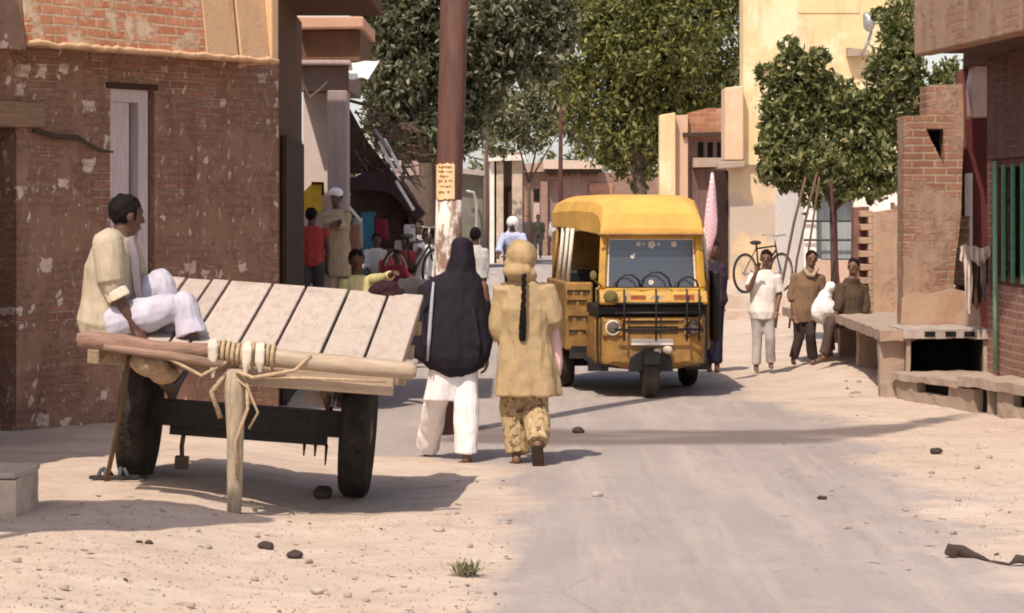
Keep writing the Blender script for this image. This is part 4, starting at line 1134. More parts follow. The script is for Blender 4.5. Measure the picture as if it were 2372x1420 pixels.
MB().prism(P2([(1652, 700), (1652, 394), (1691, 394), (1691, 700)], D), 'xz', D + .5, D + .6).build('doorway', plain('dark_doorway', (.035, .018, .016), .3), yb_, world=True)
MB().prism(P2([(1850, 30), (1852, -20), (1990, -20), (1990, 30)], D), 'xz', D - .02, D - .002).build('stain_panel', YEL, yb_, world=True)
MB().prism(P2([(1960, 132), (1960, 112), (2010, 118), (2010, 130)], D), 'xz', D - .3, D - .002).build('ledge', CON, yb_, world=True)
# bare lamp on the yellow wall
lp = thing('street_lamp', 'small grey lamp on a curved arm against the yellow wall above the tree', 'lamp', W(2000, 130, 50))
MB().tube([W(1995, 130, 50), W(2010, 100, 50), W(2018, 75, 50), W(2014, 52, 50)], .03, 8).build('arm', M['steel'], lp, smooth=True, world=True)
solid('lamp_head', MB().ell(W(2013, 52, 49.9), (.12, .16, .19)).ell(W(2006, 38, 49.9), (.07, .1, .09)), M['steel'], None, .03, 1).parent = lp
for c_ in [k for k in bpy.data.objects if k.parent == lp and k.name.startswith('lamp_head')]: c_.matrix_parent_inverse = lp.matrix_basis.inverted()
# white building with grey gate
D = 46.0
wbd = thing('white_building', 'white limewashed building with a grey sheet gate behind the boys', 'building', W(1970, 700, D))
MB().prism(P2([(1862, 700), (1862, 430), (1892, 430), (1892, 700)], D), 'xz', D, D + 5).prism(P2([(1978, 700), (1978, 430), (2140, 430), (2140, 700)], D), 'xz', D, D + 5).prism(P2([(1892, 452), (1892, 430), (1978, 430), (1978, 452)], D), 'xz', D, D + 5).build('wall', M['white_paint'], wbd, bevel=.02, world=True)
MB().prism(P2([(1893, 600), (1893, 454), (1977, 454), (1977, 600)], D), 'xz', D + .3, D + .36).build('gate', plain('blue_grey_sheet', (.30, .33, .34), .2, 3, .6, stretch=(6, 6, .6)), wbd, world=True)
mm = MB()
for y in (512, 556): mm.tube([W(1862, y, D - .06), W(1976, y, D - .06)], .022, 6)
mm.build('gate_rail', M['iron'], wbd, world=True)
MB().prism(P2([(1870, 720), (1870, 602), (2010, 602), (2010, 720)], D), 'xz', D - .3, D - .002).build('plinth', plasterm('pink_brown_plinth', (.55, .38, .30), (.34, .2, .15), .5, 2), wbd, world=True)
# small brick gatehouse beyond
D = 62.0
sg = thing('gatehouse', 'small brick gatehouse with yellow plastered corner behind the yellow vehicle', 'building', W(1600, 680, D))
MB().prism(P2([(1526, 690), (1526, 268), (1562, 262), (1562, 690)], D), 'xz', D - .5, D + .1).build('corner_pier', YEL, sg, bevel=.03, world=True)
MB().prism(P2([(1562, 690), (1562, 268), (1592, 266), (1592, 690)], D), 'xz', D - .2, D + .1).build('wall', plasterm('peach_plaster_wall', (.66, .44, .31), (.4, .26, .2), .5, .8), sg, world=True)
MB().prism(P2([(1592, 322), (1592, 262), (1640, 250), (1690, 252), (1690, 322)], D), 'xz', D, D + .4).build('brick_gable', brick('gable_brick', (.40, .15, .08), (.52, .24, .13), (.5, .34, .22), bw=.3, bh=.12, plaster=(.55, .34, .22), pl_amt=.4, dirt=(.25, .14, .1)), sg, world=True)
MB().prism(P2([(1592, 690), (1592, 322), (1690, 322), (1690, 690)], D), 'xz', D + .15, D + .4).build('recessed_wall', plain('mauve_brown_wall', (.30, .20, .16), .25, 2, stretch=(3, 3, .6)), sg, world=True)
MB().prism(P2([(1580, 318), (1580, 308), (1690, 306), (1690, 316)], D), 'xz', D - .3, D + .1).build('beam', M['wood_dark'], sg, world=True)
MB().prism(P2([(1604, 388), (1604, 366), (1690, 366), (1690, 386)], D), 'xz', D - .3, D + .1).build('ledge', CON, sg, world=True)
mm = MB()
for x in (1618, 1640, 1662): mm.prism(P2([(x, 364), (x, 330), (x + 12, 330), (x + 12, 364)], D), 'xz', D + .10, D + .148)
mm.build('vent_opening', M['black_void'], sg, world=True)
MB().prism(P2([(1604, 690), (1604, 390), (1650, 390), (1650, 690)], D), 'xz', D + .05, D + .14).build('door', plain('brown_door', (.17, .10, .085), .3, 3, stretch=(4, 4, .5)), sg, world=True)
# raised ledge in front of the yellow wall
o = weather(MB().prism([(3.25, 42.2), (7.5, 42.2), (7.5, 56), (3.9, 56), (3.3, 50)], 'xy', -.1, .2).prism([(3.42, 43), (7.5, 43), (7.5, 56), (4.1, 56), (3.5, 50)], 'xy', .1, .42).build('earth_ledge', M['earth']), .5, .05, 1.5)
tag(recentre(o), 'low raised earth ledge in front of the yellow building', 'ledge')

# ------------------------------------------------------------ bicycles
def bicycle(label, loc, rz, tilt=0):
    b = thing('bicycle', label, 'bicycle', loc, rz)
    b.rotation_euler = (tilt, 0, rz)
    for x in (-.52, .52):
        w = MB().ring((x, 0, .34), .325, .02, 'y', 30, 8).build('wheel', M['tyre'], b, smooth=True)
        s_ = MB()
        for k in range(16):
            a = math.pi * 2 * k / 16
            s_.bar((x, 0, .34), (x + .31 * math.cos(a), 0, .34 + .31 * math.sin(a)), .004, .004)
        s_.ring((x, 0, .34), .30, .012, 'y', 30, 6).cap((x, -.04, .34), (x, .04, .34), .025)
        s_.build('rim', M['steel'], w)
    f = MB().tube([(-.12, 0, .30), (-.2, 0, .82)], .016, 8).tube([(-.12, 0, .30), (.36, 0, .72)], .018, 8).tube([(-.18, 0, .76), (.35, 0, .80)], .016, 8).tube([(-.52, .03, .34), (-.18, .02, .76)], .01, 6).tube([(-.52, .03, .34), (-.12, .02, .30)], .01, 6).tube([(.52, 0, .34), (.42, 0, .58), (.35, 0, .84)], .015, 8)
    f.build('frame', M['iron'], b, smooth=True)
    MB().tube([(.30, -.26, .98), (.36, -.2, 1.0), (.37, 0, .97), (.36, .2, 1.0), (.30, .26, .98)], .013, 8).tube([(.35, 0, .84), (.37, 0, .97)], .014, 8).build('handlebar', M['steel'], b, smooth=True)
    MB().ell((-.22, 0, .86), (.13, .08, .04)).build('saddle', M['iron'], b, smooth=True)
    MB().ring((-.12, .04, .30), .09, .008, 'y', 20, 6).cap((-.12, -.06, .30), (-.02, -.1, .22), .012).cap((-.12, .06, .30), (-.22, .1, .38), .012).build('pedals', M['steel'], b)
    return b
bicycle('old black bicycle parked against the stained wall behind the boys', Vector(((1768 - CX) * 44.6 / F, 44.6, .42)), R(48))
bicycle('bicycle ridden by the person with a white headcloth on the road', (.02, 48.0, 0), R(-82))
bicycle('bicycle standing beside the stall left of the utility pole', W(962, 690, 36), R(60))

# ------------------------------------------------------------ left market row
D = 35.0
LB = thing('shop_house', 'narrow shop house with brown balcony and grey pillar left of the dark tree', 'building', W(755, 800, D))
BAL = plain('brown_balcony_plaster', (.15, .078, .045), .25, 3)
MB().prism(P2([(688, 66), (688, 38), (842, 38), (842, 64)], D), 'xz', D, D + 3).build('parapet', plasterm('peach_parapet', (.68, .40, .27), (.5, .3, .22), .5, 2), LB, bevel=.02, world=True)
MB().prism(P2([(688, 138), (688, 68), (832, 68), (832, 138)], D), 'xz', D + .25, D + 3).build('balcony', BAL, LB, world=True)
MB().prism(P2([(686, 150), (686, 140), (812, 140), (812, 150)], D), 'xz', D - .1, D + 3).build('ledge', plain('grey_pink_ledge', (.50, .37, .33), .2), LB, bevel=.015, world=True)
MB().prism(P2([(688, 206), (688, 152), (806, 152), (806, 206)], D), 'xz', D + .2, D + 3).build('beam', plain('grey_brown_beam', (.24, .17, .145), .25, 3), LB, world=True)
MB().prism(P2([(757, 860), (757, 208), (803, 208), (803, 860)], D), 'xz', D + .1, D + .7).build('pillar', plain('grey_mauve_plaster', (.36, .28, .265), .2, 2, stretch=(3, 3, .5)), LB, bevel=.02, world=True)
MB().prism(P2([(690, 860), (690, 208), (757, 208), (757, 860)], D), 'xz', D + .9, D + 3).build('wall', plasterm('pale_pink_wall', (.70, .58, .53), (.5, .4, .36), .4, 1.4), LB, world=True)
MB().prism(P2([(790, 860), (790, 520), (834, 520), (834, 860)], D), 'xz', D - .3, D + .05).build('brown_panel', plain('orange_brown_panel', (.22, .11, .075), .3, 4, stretch=(5, 5, .6)), LB, world=True)
wa_ = thing('white_sheet_awning', 'bright white sheet awning jutting from the shop house into the lane', 'awning', W(842, 165, D - .4))
n1 = 8; vs = []; fs = []
for i in range(n1 + 1):
    u = i / n1
    for (px, py, dz) in ((808 + 72 * u, 142 - 3 * u + 1.5 * math.sin(u * 9), .3), (808 + 44 * u, 182 + 3 * math.sin(u * 7), -.35)):
        vs.append(W(px, py, D + dz))
k = len(vs); vs += [v + Vector((0, .02, -.012)) for v in vs]
for i in range(n1):
    q = (2 * i, 2 * i + 1, 2 * i + 3, 2 * i + 2); fs += [q, tuple(x + k for x in reversed(q))]
MB().add(vs, fs).build('sheet', M['white_paint'], wa_, smooth=True, world=True)
MB().tube([W(806, 143, D + .25), W(880, 139, D + .3)], .015, 6).build('rod', M['iron'], wa_, world=True)
sgn = thing('yellow_signboard', 'small plain yellow signboard in a dark frame on the shop house wall', 'sign', W(722, 490, D + .8))
MB().prism(P2([(700, 490), (702, 446), (722, 426), (746, 426), (746, 490)], D + .8), 'xz', D + .78, D + .82).build('board', M['yellow_paint'], sgn, world=True)
MB().tube([W(722, 424, D + .77), W(748, 424, D + .77), W(748, 452, D + .77)], .022, 6).build('frame', M['wood_dark'], sgn, world=True)
# rope from the left eave
o = MB().tube([W(686, 98, 30), W(690, 150, 30.2), W(700, 190, 30.5), W(716, 225, 31), W(738, 208, 33), W(757, 190, 34.8)], .012, 6).build('slack_rope', M['rope'], smooth=True)
tag(recentre(o), 'thin slack rope hanging between the brick house and the shop house', 'rope')
# stall with dark canopy
D = 38.0
st = thing('market_stall', 'dark market stall with sloping canopy, brushwood top and slanting bamboo poles', 'stall', W(890, 800, D))
cn = Nt('dark_canopy_cloth'); cnp = cloth('dark_purple_canopy', (.055, .032, .036))
vs = [];fs = []
pts = [(806, 440), (814, 416), (850, 398), (908, 398), (984, 494), (968, 512), (905, 446), (850, 440)]
MB().prism(P2(pts, D), 'xz', D - .3, D + .6).build('canopy', cnp, st, bevel=.01, world=True)
bw_ = MB()
for k in range(70):
    a = rnd.random(); x = 818 + 130 * a; y = 240 + 150 * rnd.random() + 30 * a
    ang = rnd.uniform(-.3, 1.2); L = rnd.uniform(20, 70)
    p = W(x, y, D + rnd.uniform(-.4, .6)); q_ = W(x + L * math.cos(ang), y + L * math.sin(ang), D + rnd.uniform(-.4, .6))
    bw_.tube([p, p.lerp(q_, .5) + Vector((0, 0, rnd.uniform(-.04, .04))), q_], [.016, .013, .006], 5)
bw_.build('brushwood', plain('brush_brown', (.13, .085, .06), .4, 9), st, world=True)
MB().prism(P2([(806, 402), (806, 250), (850, 330), (905, 398)], D), 'xz', D + .3, D + .6).build('brush_screen', plain('dark_screen', (.06, .04, .028), .4, 12), st, world=True)
for a, b, c_ in (((806, 232), (880, 252), M['bamboo']), ((868, 300), (905, 352), M['steel']), ((878, 328), (918, 402), M['white_paint']), ((890, 322), (930, 398), M['white_paint']), ((918, 420), (958, 486), M['white_paint']), ((926, 408), (966, 470), M['bamboo']), ((800, 470), (836, 512), M['white_paint'])):
    MB().tube([W(a[0], a[1], D - .55), W(b[0], b[1], D - .75)], .024, 7).build('pole', c_, st, world=True)
for x in (815, 872, 952):
    MB().tube([W(x, 790, D - .2), W(x, 500, D - .2)], .035, 7).build('post', M['wood_dark'], st, world=True)
MB().prism(P2([(834, 700), (834, 492), (868, 490), (868, 700)], D), 'xz', D + .2, D + .26).build('blue_door', M['blue_paint'], st, world=True)
MB().prism(P2([(806, 760), (806, 410), (905, 404), (962, 480), (962, 760)], D), 'xz', D + .5, D + .6).build('shade_screen', plain('stall_shadow_board', (.06, .035, .028), .4), st, world=True)  # dark sheet stands in for the shade under the canopy
MB().bx(-2.4, -1.3, D - .9, D + .1, 0, .45).build('counter', plain('stall_counter', (.16, .10, .07), .3), st, world=True)
# wall and doors behind the stall
D = 46.0
mv = thing('mauve_shed', 'mauve plastered shed with dark door frame behind the stall and pole', 'shed', W(985, 800, D))
MB().prism(P2([(918, 850), (918, 362), (976, 352), (976, 850)], D), 'xz', D, D + 3).build('wall', plasterm('mauve_plaster', (.50, .38, .36), (.32, .22, .2), .5, 1.5), mv, world=True)
MB().prism(P2([(978, 850), (978, 356), (1062, 356), (1062, 850)], D), 'xz', D - .2, D + 3).build('door_panel', plain('red_brown_panel', (.14, .07, .05), .25, 3, stretch=(4, 4, .5)), mv, world=True)
MB().prism(P2([(926, 372), (926, 364), (1000, 366), (1000, 374)], D), 'xz', D - .5, D - .21).build('beam', M['wood_dark'], mv, world=True)
MB().tube([W(932, 470, D - .3), W(934, 376, D - .3)], .04, 6).build('post', M['wood_dark'], mv, world=True)

# ------------------------------------------------------------ far end of the lane
D = 92.0
f1_ = thing('pillared_shop', 'distant pale pillared shop front at the left of the far lane', 'building', W(1160, 605, D))
MB().prism(P2([(1120, 625), (1120, 352), (1214, 352), (1214, 625)], D), 'xz', D, D + 4).build('wall', plasterm('grey_pink_wall', (.32, .24, .215), (.26, .18, .16), .5, .7), f1_, world=True)
for x, w, m in ((1135, 10, M['white_paint']), (1150, 16, M['concrete']), (1186, 24, M['concrete'])):
    MB().prism(P2([(x, 625), (x, 372), (x + w, 372), (x + w, 625)], D), 'xz', D - .5, D - .01).build('pillar', m, f1_, world=True)
MB().prism(P2([(1170, 625), (1170, 432), (1185, 432), (1185, 625)], D), 'xz', D - .1, D - .02).build('door', M['wood_dark'], f1_, world=True)
MB().prism(P2([(1130, 374), (1130, 358), (1216, 360), (1216, 372)], D), 'xz', D - .8, D - .012).build('ledge', M['white_paint'], f1_, world=True)
D = 84.0
f0_ = thing('green_grey_shed', 'distant dark green-grey shed just right of the utility pole', 'shed', W(1090, 620, D))
MB().prism(P2([(1056, 640), (1056, 392), (1118, 400), (1118, 640)], D), 'xz', D, D + 4).build('wall', plain('green_grey_wall', (.16, .145, .12), .3, 1.4), f0_, world=True)
MB().prism(P2([(1050, 400), (1050, 388), (1124, 396), (1124, 408)], D), 'xz', D - .5, D + 4).build('roof', plain('grey_roof', (.34, .29, .26), .2), f0_, world=True)
MB().tube([W(1080, 442, D - .4), W(1098, 446, D - .4), W(1104, 470, D - .4), W(1104, 620, D - .4)], .05, 6).build('pipe', M['steel'], f0_, world=True)
D = 108.0
f2_ = thing('mud_brick_house', 'distant mauve mud-brick house with pale roof edge behind the yellow vehicle', 'house', W(1350, 595, D))
MB().prism(P2([(1208, 612), (1208, 402), (1300, 398), (1540, 402), (1540, 612)], D), 'xz', D, D + 6).build('wall', brick('brown_far_brick', (.25, .125, .09), (.33, .18, .13), (.34, .23, .18), bw=.5, bh=.16, msize=.03, ax=(1, 0), plaster=(.33, .22, .175), pl_amt=.5, pl_scale=.5, dirt=(.15, .09, .07)), f2_, world=True)
MB().prism(P2([(1206, 400), (1212, 380), (1262, 376), (1262, 398)], D), 'xz', D - .5, D + 5).build('roof', plain('brown_thatch', (.36, .25, .19), .3, 4), f2_, world=True)
MB().prism(P2([(1258, 392), (1258, 370), (1394, 374), (1392, 392)], D), 'xz', D - .9, D + 4).build('roof', plasterm('pale_roof_edge', (.60, .47, .38), (.5, .38, .3), .5, 1), f2_, world=True)
mm = MB()
for k in range(24):
    x = 1262 + k * 5.4; mm.prism(P2([(x, 392), (x + 1, 402 + rnd.uniform(-4, 6)), (x + 5, 402 + rnd.uniform(-4, 6)), (x + 6, 392)], D), 'xz', D - .6, D - .02)
mm.build('thatch_fringe', M['wood_dark'], f2_, world=True)
MB().prism(P2([(1236, 612), (1236, 470), (1250, 470), (1250, 612)], D), 'xz', D - .05, D - .01).build('door', plain('pale_door', (.46, .36, .33), .2), f2_, world=True)
MB().prism(P2([(1236, 466), (1236, 438), (1249, 438), (1249, 466)], D), 'xz', D - .05, D - .01).build('window', M['black_void'], f2_, world=True)
MB().prism(P2([(1252, 612), (1252, 420), (1268, 420), (1268, 612)], D), 'xz', D - .3, D - .06).build('pier', plain('brown_pier', (.27, .17, .135), .3), f2_, world=True)
MB().prism(P2([(1365, 450), (1365, 424), (1420, 424), (1420, 450)], D), 'xz', D - .1, D - .01).build('patch', brick('far_brick', (.4, .18, .11), (.5, .26, .17), (.5, .36, .28), bw=.4, bh=.16), f2_, world=True)
D = 66.0
o = MB().tube([W(1297, 655, D), W(1298, 500, D), W(1299, 250, D)], [.07, .065, .05], 10).build('dark_pole', plain('dark_maroon_pole', (.075, .03, .026), .3), smooth=True)
tag(recentre(o), 'thin dark maroon pole beyond the yellow vehicle at the far lane', 'pole')
o = MB().tube([W(1126, 620, 75), W(1128, 500, 75), W(1127, 310, 75)], [.08, .07, .05], 10).build('bare_pole', M['bark'], smooth=True)
tag(recentre(o), 'thin brown pole standing before the distant pillared shop', 'pole')

# ------------------------------------------------------------ trees
def crown(name, clumps, nleaf, size, mat, parent, seed, shell=.55, droop=.3):
    r = np.random.default_rng(seed)
    vol = np.array([c[1][0] * c[1][1] * c[1][2] for c in clumps]) ** .75; vol = vol / vol.sum()
    cnt = (vol * nleaf).astype(int)
    V = []; Fc = []
    base_i = 0
    for (c, rad), k in zip(clumps, cnt):
        u = r.normal(size=(k, 3)); u /= np.linalg.norm(u, axis=1, keepdims=True)
        rr = (shell + (1 - shell) * r.random(k) ** .5) * (1 + .16 * r.normal(size=k))
        # twig bundles: pull leaves toward random twig heads so the clump has gaps
        heads = r.normal(size=(max(6, k // 22), 3)); heads /= np.linalg.norm(heads, axis=1, keepdims=True)
        hid = r.integers(0, len(heads), k)
        hr = .5 + .55 * r.random(len(heads))
        P = heads[hid] * hr[hid, None] + r.normal(size=(k, 3)) * .13
        far = r.random(k) < .26
        P[far] = (u * rr[:, None])[far]
        P = P * np.array(rad) + np.array(c)
        d = r.normal(size=(k, 3)); d[:, 2] -= droop * 2; d /= np.linalg.norm(d, axis=1, keepdims=True)
        n = r.normal(size=(k, 3)); n[:, 2] += .8
        s = np.cross(d, n); s /= np.linalg.norm(s, axis=1, keepdims=True)
        nn = np.cross(s, d)
        L = size * (.6 + .8 * r.random((k, 1))); Wd = L * (.36 + .18 * r.random((k, 1)))
        a = P - d * L / 2; b = P + s * Wd / 2 + nn * L * .06; cc = P + d * L / 2; e = P - s * Wd / 2 + nn * L * .06
        q = np.stack([a, b, cc, e], 1).reshape(-1, 3)
        V.append(q); Fc.append(np.arange(k * 4).reshape(k, 4) + base_i); base_i += k * 4
    V = np.concatenate(V); Fc = np.concatenate(Fc)
    me = bpy.data.meshes.new(name)
    me.from_pydata(V.tolist(), [], Fc.tolist())
    me.materials.append(mat)
    o = bpy.data.objects.new(name, me); col.objects.link(o)
    o.parent = parent; o.matrix_parent_inverse = parent.matrix_basis.inverted()
    return o
def clump_px(lst, D):
    out = []
    for px, py, rx, rz_, dy in lst:
        p = W(px, py, D + dy); out.append(((p.x, p.y, p.z), (rx * D / F, max(.4, rx * D / F * .9), rz_ * D / F)))
    return out
def limbs(rt, base, heads, r0, parent, mat):
    m = MB()
    fork = base + Vector((0, 0, rt))
    m.tube([base - Vector((0, 0, .1)), base.lerp(fork, .5) + Vector((r0 * .4, 0, 0)), fork], [r0 * 1.25, r0, r0 * .85], 10)
    for h_ in heads:
        h_ = Vector(h_)
        m.tube([fork, fork.lerp(h_, .45) + Vector((rnd.uniform(-.1, .1), 0, .12)), h_], [r0 * .6, r0 * .35, r0 * .08], 7)
    o = m.build('trunk', mat, parent, smooth=True, world=True)
    return o
D = 42.0
b0 = W(985, 748, D); b0.z = 0
T1 = thing('leafy_tree', 'large dark grey-green tree hanging over the lane behind the utility pole', 'tree', b0, 0, 'trees along the lane')
c1 = clump_px([(880, 80, 75, 60, 0), (960, 40, 90, 80, .5), (915, 190, 75, 80, 0), (950, 290, 70, 60, .2), (885, 265, 45, 55, 0), (1000, 150, 80, 90, .6), (1100, 60, 90, 80, 0), (1190, 40, 90, 70, .3), (1150, 140, 80, 70, .2), (1240, 120, 70, 75, .4), (1110, 230, 60, 60, .5), (1010, 320, 40, 45, .3), (1290, 60, 55, 60, .6), (1000, -60, 160, 80, 1), (1220, -60, 140, 80, 1), (850, 10, 40, 40, 0), (860, 150, 50, 90, .8), (950, 130, 110, 110, .9), (1080, 150, 110, 110, .9) , (930, 290, 90, 80, .7), (1060, 290, 60, 70, .7)], D)
crown('crown', c1, 46000, .135, M['leaf_grey'], T1, 1)
limbs(2.6, b0, [c[0] for c in c1[1:6]], .13, T1, M['bark'])
D = 74.0
b0 = W(1480, 640, D); b0.z = 0
T2 = thing('leafy_tree', 'tall deep green tree crown rising behind the yellow vehicle and gatehouse', 'tree', b0, 0, 'trees along the lane')
c2 = clump_px([(1430, 60, 110, 90, 0), (1560, 60, 110, 100, .5), (1660, 90, 80, 110, 1), (1420, 190, 90, 90, 0), (1520, 190, 100, 90, .6), (1620, 200, 90, 80, .8), (1450, 310, 80, 80, 0), (1520, 330, 60, 70, .5), (1395, 330, 55, 70, .3), (1470, -60, 200, 90, 1.5), (1650, -40, 120, 90, 1.5), (1350, 120, 60, 90, .3), (1590, 120, 80, 80, -.5), (1480, 120, 80, 80, -.6), (1475, 395, 50, 50, .4), (1370, 40, 70, 80, 1), (1340, 220, 50, 80, .6), (1500, 250, 140, 120, 1.2), (1690, 200, 50, 80, 1.2)], D)
crown('crown', c2, 36000, .20, M['leaf_deep'], T2, 2, .4)
limbs(3.0, b0, [c[0] for c in c2[:5]], .22, T2, M['bark'])
D = 88.0
b0 = W(1225, 615, D); b0.z = 0
T3 = thing('leafy_tree', 'hazy olive tree at the far end of the lane between the two big trees', 'tree', b0, 0, 'trees along the lane')
c3 = clump_px([(1180, 250, 70, 70, 0), (1260, 220, 70, 80, .6), (1320, 270, 55, 65, 0), (1230, 310, 55, 45, .3), (1150, 330, 45, 45, 0), (1300, 190, 60, 70, 1), (1130, 260, 45, 70, .5), (1345, 330, 35, 40, 0)], D)
crown('crown', c3, 9000, .2, M['leaf_olive'], T3, 3, .35)
limbs(2.8, b0, [c[0] for c in c3[:3]], .07, T3, M['bark'])
D = 34.0
b0 = W(1930, 800, D); b0.z = .08
T4 = thing('leafy_tree', 'small bushy sunlit tree on thin leaning stems beside the brick pillar', 'tree', b0, 0, 'trees along the lane')
c4 = clump_px([(1850, 180, 65, 60, 0), (1920, 230, 75, 60, .2), (1840, 290, 70, 65, 0), (1960, 330, 90, 65, .2), (2050, 270, 80, 70, .3), (2060, 170, 65, 70, .2), (2090, 60, 50, 70, .3), (2050, 390, 60, 45, 0), (1880, 370, 70, 50, -.2), (1800, 390, 35, 30, -.2), (2140, 220, 70, 60, .4), (2200, 190, 50, 50, .5), (1960, 400, 60, 45, 0), (1900, 130, 25, 25, 0), (1825, 110, 20, 25, 0), (1985, 265, 60, 55, .3), (1780, 330, 28, 40, 0), (1800, 240, 30, 45, .1), (2010, 440, 40, 22, 0), (1890, 425, 40, 25, -.1), (2110, 320, 30, 40, .2), (2080, 120, 45, 60, .3), (1860, 235, 55, 55, .3), (1800, 385, 45, 35, .2), (1840, 420, 45, 26, .1), (2060, 425, 45, 30, .1), (1950, 440, 45, 28, 0), (2105, 150, 40, 60, .5), (1775, 410, 22, 20, .1)], D)
for k in range(26):
    a = rnd.uniform(0, 6.28); e_ = c4[rnd.randrange(len(c4))]
    c4.append(((e_[0][0] + math.cos(a) * e_[1][0] * 1.05, e_[0][1] + rnd.uniform(-.3, .3), e_[0][2] + math.sin(a) * e_[1][2] * 1.05), (rnd.uniform(.08, .2), .15, rnd.uniform(.08, .24))))
crown('crown', c4, 27000, .10, M['leaf_bright'], T4, 4, .45)
limbs(1.75, b0, [c[0] for c in c4[:9]], .055, T4, M['bark'])
bms = []
for k, (pts, r, lab) in enumerate(((((1866, 410), (1838, 520), (1805, 690), (1796, 760)), .018, 'leftmost thin bamboo stake leaning under the small tree behind the boys'), (((1892, 400), (1868, 500), (1846, 600), (1828, 760)), .016, 'middle thin bamboo stake leaning under the small tree behind the boys'), (((1898, 410), (1888, 480), (1870, 600), (1858, 770)), .014, 'rightmost thin bamboo stake under the small tree, behind the boy in brown'))):
    o = MB().tube([W(a, b, 33.2) for a, b in pts], r, 7).build('bamboo_stake', M['bamboo'], smooth=True)
    tag(recentre(o), lab, 'stake', 'bamboo stakes under the small tree')
o = MB().tube([W(1925, 420, 33), W(1932, 540, 32.8), W(1944, 680, 32.5), W(1948, 770, 32.4)], [.022, .02, .02, .02], 7).build('dark_stick', plain('dark_red_stick', (.07, .025, .025), .3), smooth=True)
tag(recentre(o), 'dark reddish stick leaning down beside the seated boy in olive', 'stick')
# far tree belt that closes the view
tb_ = bpy.data.objects.new('tree_belt', None); col.objects.link(tb_); tb_.location = (0, 150, 0)
bel = []
for k in range(46):
    x = -30 + k * 1.5 + rnd.uniform(-.6, .6); bel.append(((x, 150 + rnd.uniform(-6, 6), rnd.uniform(2.2, 4.6)), (2.0, 2.0, 1.8)))
for k in range(30):
    x = -28 + k * 2.1; bel.append(((x, 156, rnd.uniform(1, 3)), (2.2, 2, 2)))
o = crown('tree_belt_leaves', bel, 9000, .7, M['leaf_olive'], tb_, 9, .3)
o.parent = None; o.matrix_parent_inverse = Matrix(); bpy.data.objects.remove(tb_)
o.name = 'far_woods'; tag(o, 'hazy far woods closing the end of the lane', 'woods', kind='stuff')

# ------------------------------------------------------------ yellow three-wheeler
au = thing('auto_rickshaw', 'yellow three-wheeled passenger rickshaw with black front guard driving towards the camera', 'rickshaw', ((1505 - CX) * 25.15 / F, 25.15, 0), R(4.3))
PN = Nt('yellow_orange_paint')
cc = PN.ramp(PN.noise(3, 6, .6), [(.3, (.52, .28, .04)), (.7, (.68, .40, .07))])
cc = PN.mix(PN.ramp(PN.noise(4, 8, .75, stretch=(1, 1, .7)), [(.45, 0), (.68, .7)]), cc, (.24, .13, .06))
PN.bump(PN.noise(12, 4), .1, .01); YP = PN.fin(cc, .4, .5)
PD = Nt('dirty_orange_paint')
cc = PD.ramp(PD.noise(5, 7, .7), [(.3, (.18, .095, .03)), (.7, (.44, .24, .06))])
cc = PD.mix(PD.ramp(PD.noise(9, 8, .75), [(.52, 0), (.7, .7)]), cc, (.12, .065, .03))
PD.bump(PD.noise(18, 4), .2, .01); YD = PD.fin(cc, .5, .4)
CANV = plain('yellow_canvas', (.70, .40, .10), .18, 3, .75, stretch=(1, 1, 1), bump=.3, bscale=14)
BK = plain('black_trim', (.012, .011, .011), .3, 8, .5, .4)
GL = Nt('windscreen_glass'); GL.fin((.05, .055, .07), .10, .8); GLm = GL.m
GL.p.inputs["Coat Weight"].default_value = .6
CHR = plain('white_trim_beads', (.75, .66, .56), .2, 40, .4)
# lower nose
sec = [(-.53, .36), (-.50, .30), (-.2, .27), (.22, .27), (.52, .30), (.55, .36), (.56, .62), (.54, .80), (-.52, .80), (-.54, .62)]
def nose_ring(y, sx, zs, dz): return [Vector((x * sx, y, z * zs + dz)) for x, z in sec]
MB().loft([nose_ring(-.06, .72, .80, .12), nose_ring(-.02, .92, .93, .04), nose_ring(.10, 1.0, 1.0, 0), nose_ring(.80, 1.0, 1.0, 0)]).build('nose_panel', YD, au, smooth=False, bevel=.03)
MB().prism([(-.22, .26), (.22, .26), (.20, .40), (.10, .47), (-.10, .47), (-.20, .40)], 'xz', -.085, -.062).build('wheel_arch', BK, au, bevel=.01)
MB().bx(-.54, .56, -.02, .75, .802, .905).build('black_band', BK, au, bevel=.02)
hood = [(-.12, .908), (-.14, .93), (-.10, 1.03), (.03, 1.065), (.3, 1.065), (.3, .908)]
MB().prism(hood, 'yz', -.50, .55).build('hood', YP, au, bevel=.02)
# windscreen and its frame (leaning back)
rwx = Matrix.Rotation(R(-8), 3, 'X')
def scr(x, z, y=0): return Vector((x, .05 + (z - 1.07) * .13 + y, z))
MB().loft([[scr(-.40, 1.075), scr(.45, 1.075), scr(.45, 1.075, .012), scr(-.40, 1.075, .012)], [scr(-.38, 1.545), scr(.43, 1.545), scr(.43, 1.545, .012), scr(-.38, 1.545, .012)]]).build('windscreen', GLm, au)
fr = MB().bar(scr(-.455, 1.06), scr(-.425, 1.57), .07, .09).bar(scr(.505, 1.06), scr(.475, 1.57), .07, .09).bar(scr(-.46, 1.57), scr(.51, 1.57), .07, .05)
fr.build('windscreen_frame', YP, au, bevel=.012)
MB().tube([scr(-.405, 1.08, -.01), scr(-.385, 1.54, -.01), scr(.435, 1.54, -.01), scr(.455, 1.08, -.01)], .011, 6).build('screen_trim', CHR, au)
st_ = MB()
